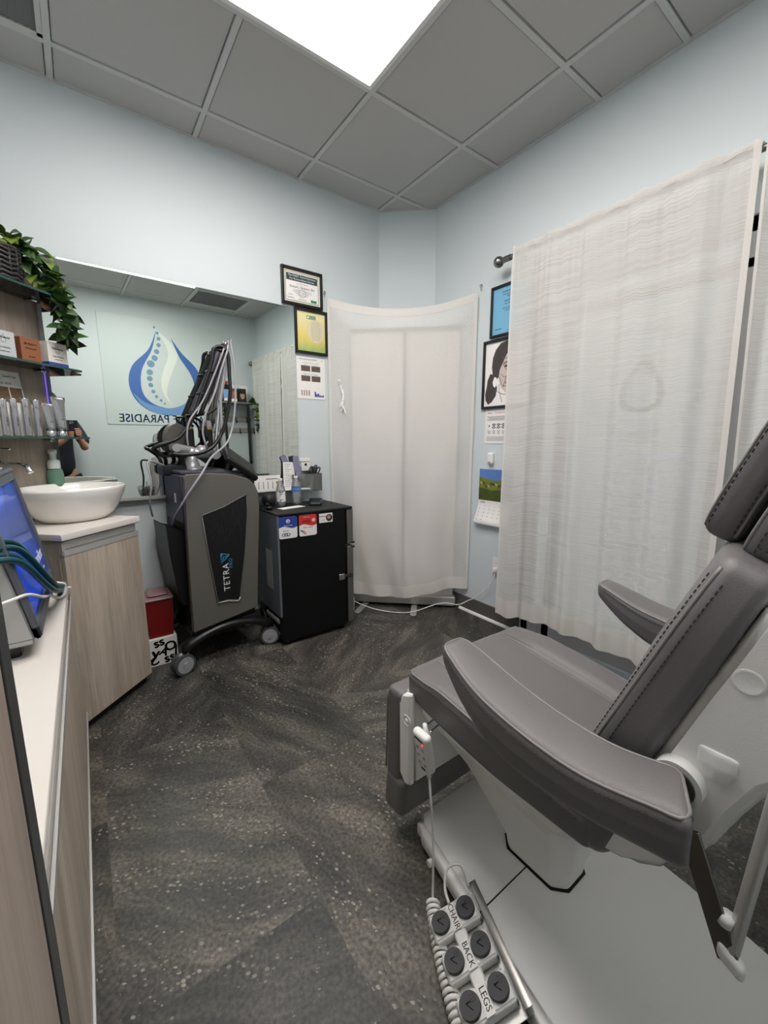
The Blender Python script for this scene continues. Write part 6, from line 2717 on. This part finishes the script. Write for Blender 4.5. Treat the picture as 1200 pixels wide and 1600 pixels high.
for k, word in ((-1, 'CHAIR'), (0, 'BACK'), (1, 'LEGS')):
    u = k * .078
    b = MB()
    b.box((u - .029, -.062, -.016), (u + .029, .062, .012), M_WHITE, mx=FM, bevel=.006, seg=3)
    b.prism([(u - .020, .012), (u + .020, .012), (u + .024, .004), (u - .024, .004)], -.010, .014, M_WHITE, 'z', mx=FM)
    if k < 1:
        b.box((u + .020, -.016, -.012), (u + .060, .016, .010), M_WHITE, mx=FM, bevel=.004)
    ho = b.build('switch_housing', t, world_of=W0)
    for sgn in (-1, 1):
        b = MB()
        c0, c1 = FM @ Vector((u, sgn * .034, .010)), FM @ Vector((u, sgn * .034, .0225))
        b.cyl(c0, c1, .0225, M_ALU_D if 0 else mat('dark_grey_rubber', (62, 62, 64), .6), 28)
        b.build('pedal', ho, world_of=W0)
        b = MB()
        zz = .0229
        b.tube([FM @ Vector((u + .010, sgn * .034 + .004, zz)), FM @ Vector((u - .004, sgn * .034 - .006, zz))], .0012, M_BLACK, 5)
        b.tube([FM @ Vector((u - .004, sgn * .034 - .006, zz)), FM @ Vector((u - .004, sgn * .034 + .004, zz))], .0012, M_BLACK, 5)
        for q in range(9):
            b.cyl(FM @ Vector((u - .012 + (q % 3) * .005, sgn * .034 + .006 + (q // 3) * .004, zz - .0005)), FM @ Vector((u - .012 + (q % 3) * .005, sgn * .034 + .006 + (q // 3) * .004, zz + .0006)), .0011, M_BLACK, 6)
        b.build('pedal_mark', ho, world_of=W0)
    b = MB()
    lm = FM @ Matrix.Translation((u + .002, 0, .0155))
    b.box((-.027, -.0105, -.001), (.027, .0105, .0), M_WHITE2, mx=lm)
    b.text(word, .0185, M_TEXT, lm @ Matrix.Translation((0, 0, .0004)), .0002)
    b.build('tape_label', ho, world_of=W0)
b = MB()
b.tube([FM @ Vector((-.115, .0, .0)), FM @ Vector((-.145, .005, .01)), FM @ Vector((-.165, .03, .035)), FM @ Vector((-.150, .065, .04)), FM @ Vector((-.118, .062, .01))], .0036, M_WHITE, 8, sub=6)
b.build('cable', t, world_of=W0)

# ================================================================== BLACK RACK AT THE WALL BEHIND THE CAMERA (seen in the mirror)
t = thing('black_rack', 'black metal rack reflected in the mirror, carrying boxes and trailing ivy', 'rack', (1.82, -.34, 0))
W0 = t.location
SX0, SX1, SYA, SYB, SZ = 1.59, 2.03, -.465, -.215, 1.735
b = MB()
b.box((SX0, SYA, SZ - .018), (SX1, SYB, SZ), mat('grey_shelf_board', (122, 122, 120), .5), bevel=.002)
b.build('shelf_board', t, world_of=W0)
b = MB()
b.box((SX0 + .03, SYA, .74), (SX1, SYB, .757), mat('grey_shelf_board', (122, 122, 120), .5), bevel=.002)
b.build('shelf_board', t, world_of=W0)
for lx_, ly_ in ((1.935, SYB + .0), (2.02, SYA + .02), (SX0 + .02, SYA + .02), (SX0 + .05, SYB)):
    b = MB()
    b.box((lx_ - .014, ly_ - .014, 0), (lx_ + .014, ly_ + .014, SZ - .018), M_BLACK, bevel=.002)
    b.build('post', t, world_of=W0)
M_RAIL = mat('grey_oak_rail', (164, 160, 152), .6, var=.15, vscale=14)
for z, x0, x1, lab in ((1.53, 1.50, 2.06, 'upper grey wooden hook rail under the rack shelf, seen in the mirror'), (1.388, 1.46, 2.15, 'lower grey wooden hook rail behind the black rack, seen in the mirror')):
    t = thing('hook_rail', lab, 'hook rail', ((x0 + x1) / 2, YF, z), 0, 'hook rails behind the rack')
    b = MB()
    b.box((-(x1 - x0) / 2, .001, -.03), ((x1 - x0) / 2, .016, .03), M_RAIL, bevel=.002)
    b.build('rail', t)
    for k in range(4):
        xx = -(x1 - x0) / 2 + .06 + k * (x1 - x0 - .12) / 3
        b = MB()
        b.tube([(xx, .016, .03), (xx, .026, .012), (xx, .03, -.03), (xx, .05, -.045), (xx, .06, -.025)], .007, M_BLACK, 8, sub=4)
        b.build('hook', t)
M_FACE = mat('printed_portrait_skin', (178, 150, 136), .5)


def rbox(x, y, wd, hg, dp, m, lab, art):
    t = thing('boxed_product', lab, 'box', (x, y, SZ + .0005), 0, 'boxed products on the black rack')
    b = MB()
    b.box((-wd / 2, -dp / 2, 0), (wd / 2, dp / 2, hg), m, bevel=.001, seg=1)
    b.build('carton', t)
    b = MB()
    yf = dp / 2
    if art == 'blue':
        b.box((-wd * .4, yf, hg * .06), (wd * .4, yf + .001, hg * .9), mat('pale_blue_print', (128, 164, 208), .5))
        b.prism([(-wd * .4, hg * .06), (wd * .4, hg * .06), (wd * .3, hg * .22), (0, hg * .28), (-wd * .3, hg * .2)], yf, yf + .0016, M_WHITE2, 'y')
    elif art == 'brown':
        b.box((-wd * .42, yf, hg * .3), (wd * .42, yf + .001, hg * .8), mat('printed_orange_brown', (170, 96, 60), .5))
        b.prism([(wd * .3, hg * .45), (wd * .1, hg * .72), (-wd * .1, hg * .74), (0, hg * .5)], yf, yf + .0016, M_FACE, 'y')
        b.box((-wd * .42, yf, hg * .02), (wd * .42, yf + .001, hg * .24), M_WHITE2)
    elif art == 'face':
        n = 20
        b.prism([(wd * .30 * math.cos(2 * PI * k / n), hg * .52 + hg * .30 * math.sin(2 * PI * k / n)) for k in range(n)], yf, yf + .001, M_FACE, 'y')
        b.prism([(wd * .32 * math.cos(PI * k / 10), hg * .62 + hg * .24 * math.sin(PI * k / 10)) for k in range(11)], yf, yf + .0016, M_BLACKM, 'y')
        for sx in (-1, 1):
            b.box((sx * wd * .13 - .007, yf, hg * .54), (sx * wd * .13 + .007, yf + .0018, hg * .565), M_BLACKM)
        b.box((-.010, yf, hg * .36), (.010, yf + .0018, hg * .385), M_STKR)
    else:
        b.box((-wd * .35, yf, hg * .6), (wd * .35, yf + .001, hg * .62), M_TEXTG)
        b.box((-wd * .2, yf, hg * .72), (wd * .2, yf + .001, hg * .74), M_TEXTG)
    b.build('print', t)


rbox(1.665, -.25, .080, .165, .06, M_BLACK, 'black box with pale blue picture on the black rack, seen in the mirror', 'blue')
rbox(1.765, -.25, .085, .165, .06, mat('brown_card', (84, 66, 56), .5), 'brown box with an orange picture on the black rack, seen in the mirror', 'brown')
rbox(1.872, -.25, .098, .170, .06, M_BLACK, 'black box with a printed face on the black rack, seen in the mirror', 'face')
rbox(1.70, -.36, .095, .225, .06, M_BLACK, 'taller black box standing behind the picture boxes on the rack', 'plain')
rbox(1.805, -.36, .095, .230, .06, M_WHITE2, 'taller white box behind the brown picture box on the rack', 'plain')
rbox(1.925, -.36, .110, .220, .06, M_WHITE2, 'wide white box behind the printed face box on the rack', 'plain')
M_REDB = mat('red_bow', (190, 50, 56), .5)
b = MB()
b.sphere((1.72, -.36, SZ + .25), .022, M_REDB, 10)
b.sphere((1.68, -.36, SZ + .247), .02, M_REDB, 10)
tag(b.build('red_bow'), 'small red bow lying on top of the tall black box on the rack', 'bow')
vines('trailing_plant', 'green ivy hanging from the window end of the black rack', [
    [(1.99, -.24, SZ + .01), (2.03, -.20, SZ + .03), (2.045, -.19, SZ - .10), (2.04, -.20, SZ - .25), (2.05, -.20, SZ - .40)],
    [(1.98, -.28, SZ + .02), (2.04, -.24, SZ + .01), (2.05, -.22, SZ - .14), (2.05, -.23, SZ - .33)]], 8, 13, (.05, .08))
vines('trailing_plant', 'green ivy hanging from the logo end of the black rack', [
    [(1.62, -.24, SZ + .01), (1.585, -.20, SZ + .02), (1.57, -.19, SZ - .10), (1.56, -.20, SZ - .22), (1.55, -.20, SZ - .36)],
    [(1.64, -.26, SZ + .02), (1.58, -.21, SZ - .03), (1.60, -.20, SZ - .14), (1.58, -.21, SZ - .25)]], 18, 12, (.05, .085))
t = vines('potted_plant', 'small round green plant on the lower shelf of the black rack', [
    [(1.86, -.30, .80), (1.80, -.28, .87), (1.76, -.27, .86)], [(1.86, -.30, .80), (1.92, -.27, .88), (1.96, -.26, .86)], [(1.86, -.30, .80), (1.86, -.26, .90), (1.86, -.23, .92)]], 28, 10, (.04, .06))
b = MB()
b.lathe([(.001, 0), (.035, 0), (.048, .07), (.050, .075), (.044, .075), (.038, .06), (.001, .06)], M_SHELL, (1.86, -.30, .7572), 20)
b.build('pot', t, world_of=t.location)

# ================================================================== PERSON TAKING THE PICTURE (seen in the mirror)
t = thing('person', 'person in a dark navy shirt holding up a phone, reflected in the mirror', 'person', (-.06, -.27, 0))
W0 = t.location


def skin(name, pts, edges, m, parent, root=0, sub=2):
    me = bpy.data.meshes.new(name)
    me.from_pydata([tuple(Vector(p[:3]) - W0) for p in pts], edges, [])
    o = bpy.data.objects.new(name, me)
    COL.objects.link(o)
    o.parent = parent
    md = o.modifiers.new('skin', 'SKIN')
    md.use_smooth_shade = True
    lay = me.skin_vertices[0].data if me.skin_vertices else None
    if lay is None:
        bm = bmesh.new()
        bm.from_mesh(me)
        bm.verts.layers.skin.verify()
        bm.to_mesh(me)
        bm.free()
        lay = me.skin_vertices[0].data
    for i, p in enumerate(pts):
        r = p[3]
        lay[i].radius = (r, p[4] if len(p) > 4 else r)
        lay[i].use_root = (i == root)
    sd = o.modifiers.new('subdiv', 'SUBSURF')
    sd.levels = sub
    sd.render_levels = sub
    me.materials.append(m)
    return o


PXc = -.07
bp = [(PXc, -.29, .96, .08), (PXc, -.29, 1.12, .08), (PXc, -.29, 1.28, .09), (PXc, -.29, 1.40, .085), (PXc - .01, -.28, 1.47, .05), (PXc - .05, -.265, 1.53, .062), (PXc - .05, -.255, 1.60, .082), (PXc - .05, -.26, 1.67, .07),
      # arm on the logo-side (screen right in the mirror)
      (PXc + .15, -.29, 1.385, .055), (PXc + .20, -.23, 1.27, .044), (.150, -.125, 1.155, .038), (.125, -.07, 1.23, .031), (.100, -.035, 1.290, .024), (.092, -.030, 1.325, .028),
      # other arm
      (PXc - .15, -.29, 1.385, .055), (PXc - .19, -.22, 1.26, .044), (-.165, -.115, 1.150, .038), (-.06, -.06, 1.215, .031), (.020, -.03, 1.275, .024), (.045, -.028, 1.30, .027),
      # legs
      (PXc + .09, -.29, .86, .085), (PXc + .10, -.28, .50, .055), (PXc + .11, -.30, .10, .038), (PXc + .115, -.22, .045, .034),
      (PXc - .09, -.29, .86, .085), (PXc - .10, -.28, .50, .055), (PXc - .11, -.30, .10, .038), (PXc - .115, -.22, .045, .034)]
be = [(0, 1), (1, 2), (2, 3), (3, 4), (4, 5), (5, 6), (6, 7), (3, 8), (8, 9), (9, 10), (10, 11), (11, 12), (12, 13), (3, 14), (14, 15), (15, 16), (16, 17), (17, 18), (18, 19), (0, 20), (20, 21), (21, 22), (22, 23), (0, 24), (24, 25), (25, 26), (26, 27)]
# fingers: rooted in the palms, curling round the phone
for root, sg, px_ in ((13, 1, .096), (19, -1, .044)):
    for k in range(4):
        z = 1.350 - k * .019 if sg > 0 else 1.318 - k * .018
        i0 = len(bp)
        xs_ = px_ + sg * .022
        bp += [(xs_, -.022, z, .010), (px_ + sg * .012, .000, z + .003, .009), (px_ - sg * .012, .004, z + .004, .008), (px_ - sg * (.026 - .003 * k), .004, z + .004, .007)]
        be += [(root, i0), (i0, i0 + 1), (i0 + 1, i0 + 2), (i0 + 2, i0 + 3)]
    i0 = len(bp)
    bp += [(px_ + sg * .014, -.048, 1.335 if sg > 0 else 1.31, .011), (px_ - sg * .012, -.050, 1.36 if sg > 0 else 1.33, .009)]
    be += [(root, i0), (i0, i0 + 1)]
body = skin('body', bp, be, M_SKIN, t)
sp_ = [(PXc, -.29, .82, .150), (PXc, -.29, 1.08, .135), (PXc, -.29, 1.26, .14), (PXc, -.29, 1.39, .11), (PXc, -.282, 1.445, .062), (PXc + .155, -.29, 1.385, .072), (PXc + .205, -.228, 1.265, .060), (.160, -.16, 1.20, .056), (PXc - .155, -.29, 1.385, .072), (PXc - .195, -.218, 1.255, .060), (-.178, -.15, 1.195, .056)]
skin('shirt', sp_, [(0, 1), (1, 2), (2, 3), (3, 4), (3, 5), (5, 6), (6, 7), (3, 8), (8, 9), (9, 10)], M_SHIRT, t)
tp_ = [(PXc, -.29, .95, .125), (PXc + .09, -.29, .84, .105), (PXc + .10, -.28, .50, .075), (PXc + .11, -.30, .10, .060), (PXc - .09, -.29, .84, .105), (PXc - .10, -.28, .50, .075), (PXc - .11, -.30, .10, .060)]
skin('trousers', tp_, [(0, 1), (1, 2), (2, 3), (0, 4), (4, 5), (5, 6)], M_TROUSER, t)
b = MB()
b.sphere(((PXc - .05), -.285, 1.645), .108, M_HAIR, 20, (.92, .95, .95))
b.build('hair', t, world_of=W0)
b = MB()
for sx in (-1, 1):
    b.mark()
    b.sphere(((PXc - .05) + sx * .030, -.180, 1.605), .011, M_WHITE, 12)
    b.sphere(((PXc - .05) + sx * .030, -.171, 1.605), .005, M_HAIR, 8)
b.build_parts('eye', body, world_of=W0)
b = MB()
b.mark()
b.sphere(((PXc - .05), -.168, 1.580), .012, M_SKIN, 10, (.8, 1.2, 1.5))
for sx in (-1, 1):
    b.mark()
    b.sphere(((PXc - .05) + sx * .083, -.262, 1.595), .018, M_SKIN, 10, (.5, .8, 1.4))
b.build_parts('facial_feature', body, world_of=W0)
b = MB()
b.tube([((PXc - .05) - .02, -.183, 1.545), ((PXc - .05), -.178, 1.543), ((PXc - .05) + .02, -.183, 1.545)], .005, mat('lip_pink', (170, 98, 92), .5), 8, sub=4)
b.build('mouth', body, world_of=W0)
for sx in (-1, 1):
    b = MB()
    b.cushion((.045, .125, .035), .03, M_BLACK, lambda p: (PXc + sx * .115 + p.x, -.255 + p.y, .036 + p.z))
    b.build('shoe', t, world_of=W0)
t = thing('phone', 'black phone held up in both hands by the reflected person', 'phone', (.070, -.030, 1.365))
b = MB()
b.box((-.037, -.004, -.078), (.037, .004, .078), M_BLACK, bevel=.003)
b.build('phone_body', t)
b = MB()
b.box((-.033, .004, .036), (.005, .0065, .074), M_ALU_D, bevel=.002)
for dx, dz in ((-.024, .064), (-.024, .046), (-.006, .055)):
    b.cyl((dx, .0065, dz), (dx, .0085, dz), .0075, M_BLACK, 16)
    b.cyl((dx, .0085, dz), (dx, .0087, dz), .004, M_CHROME, 12)
b.build('camera_module', t)
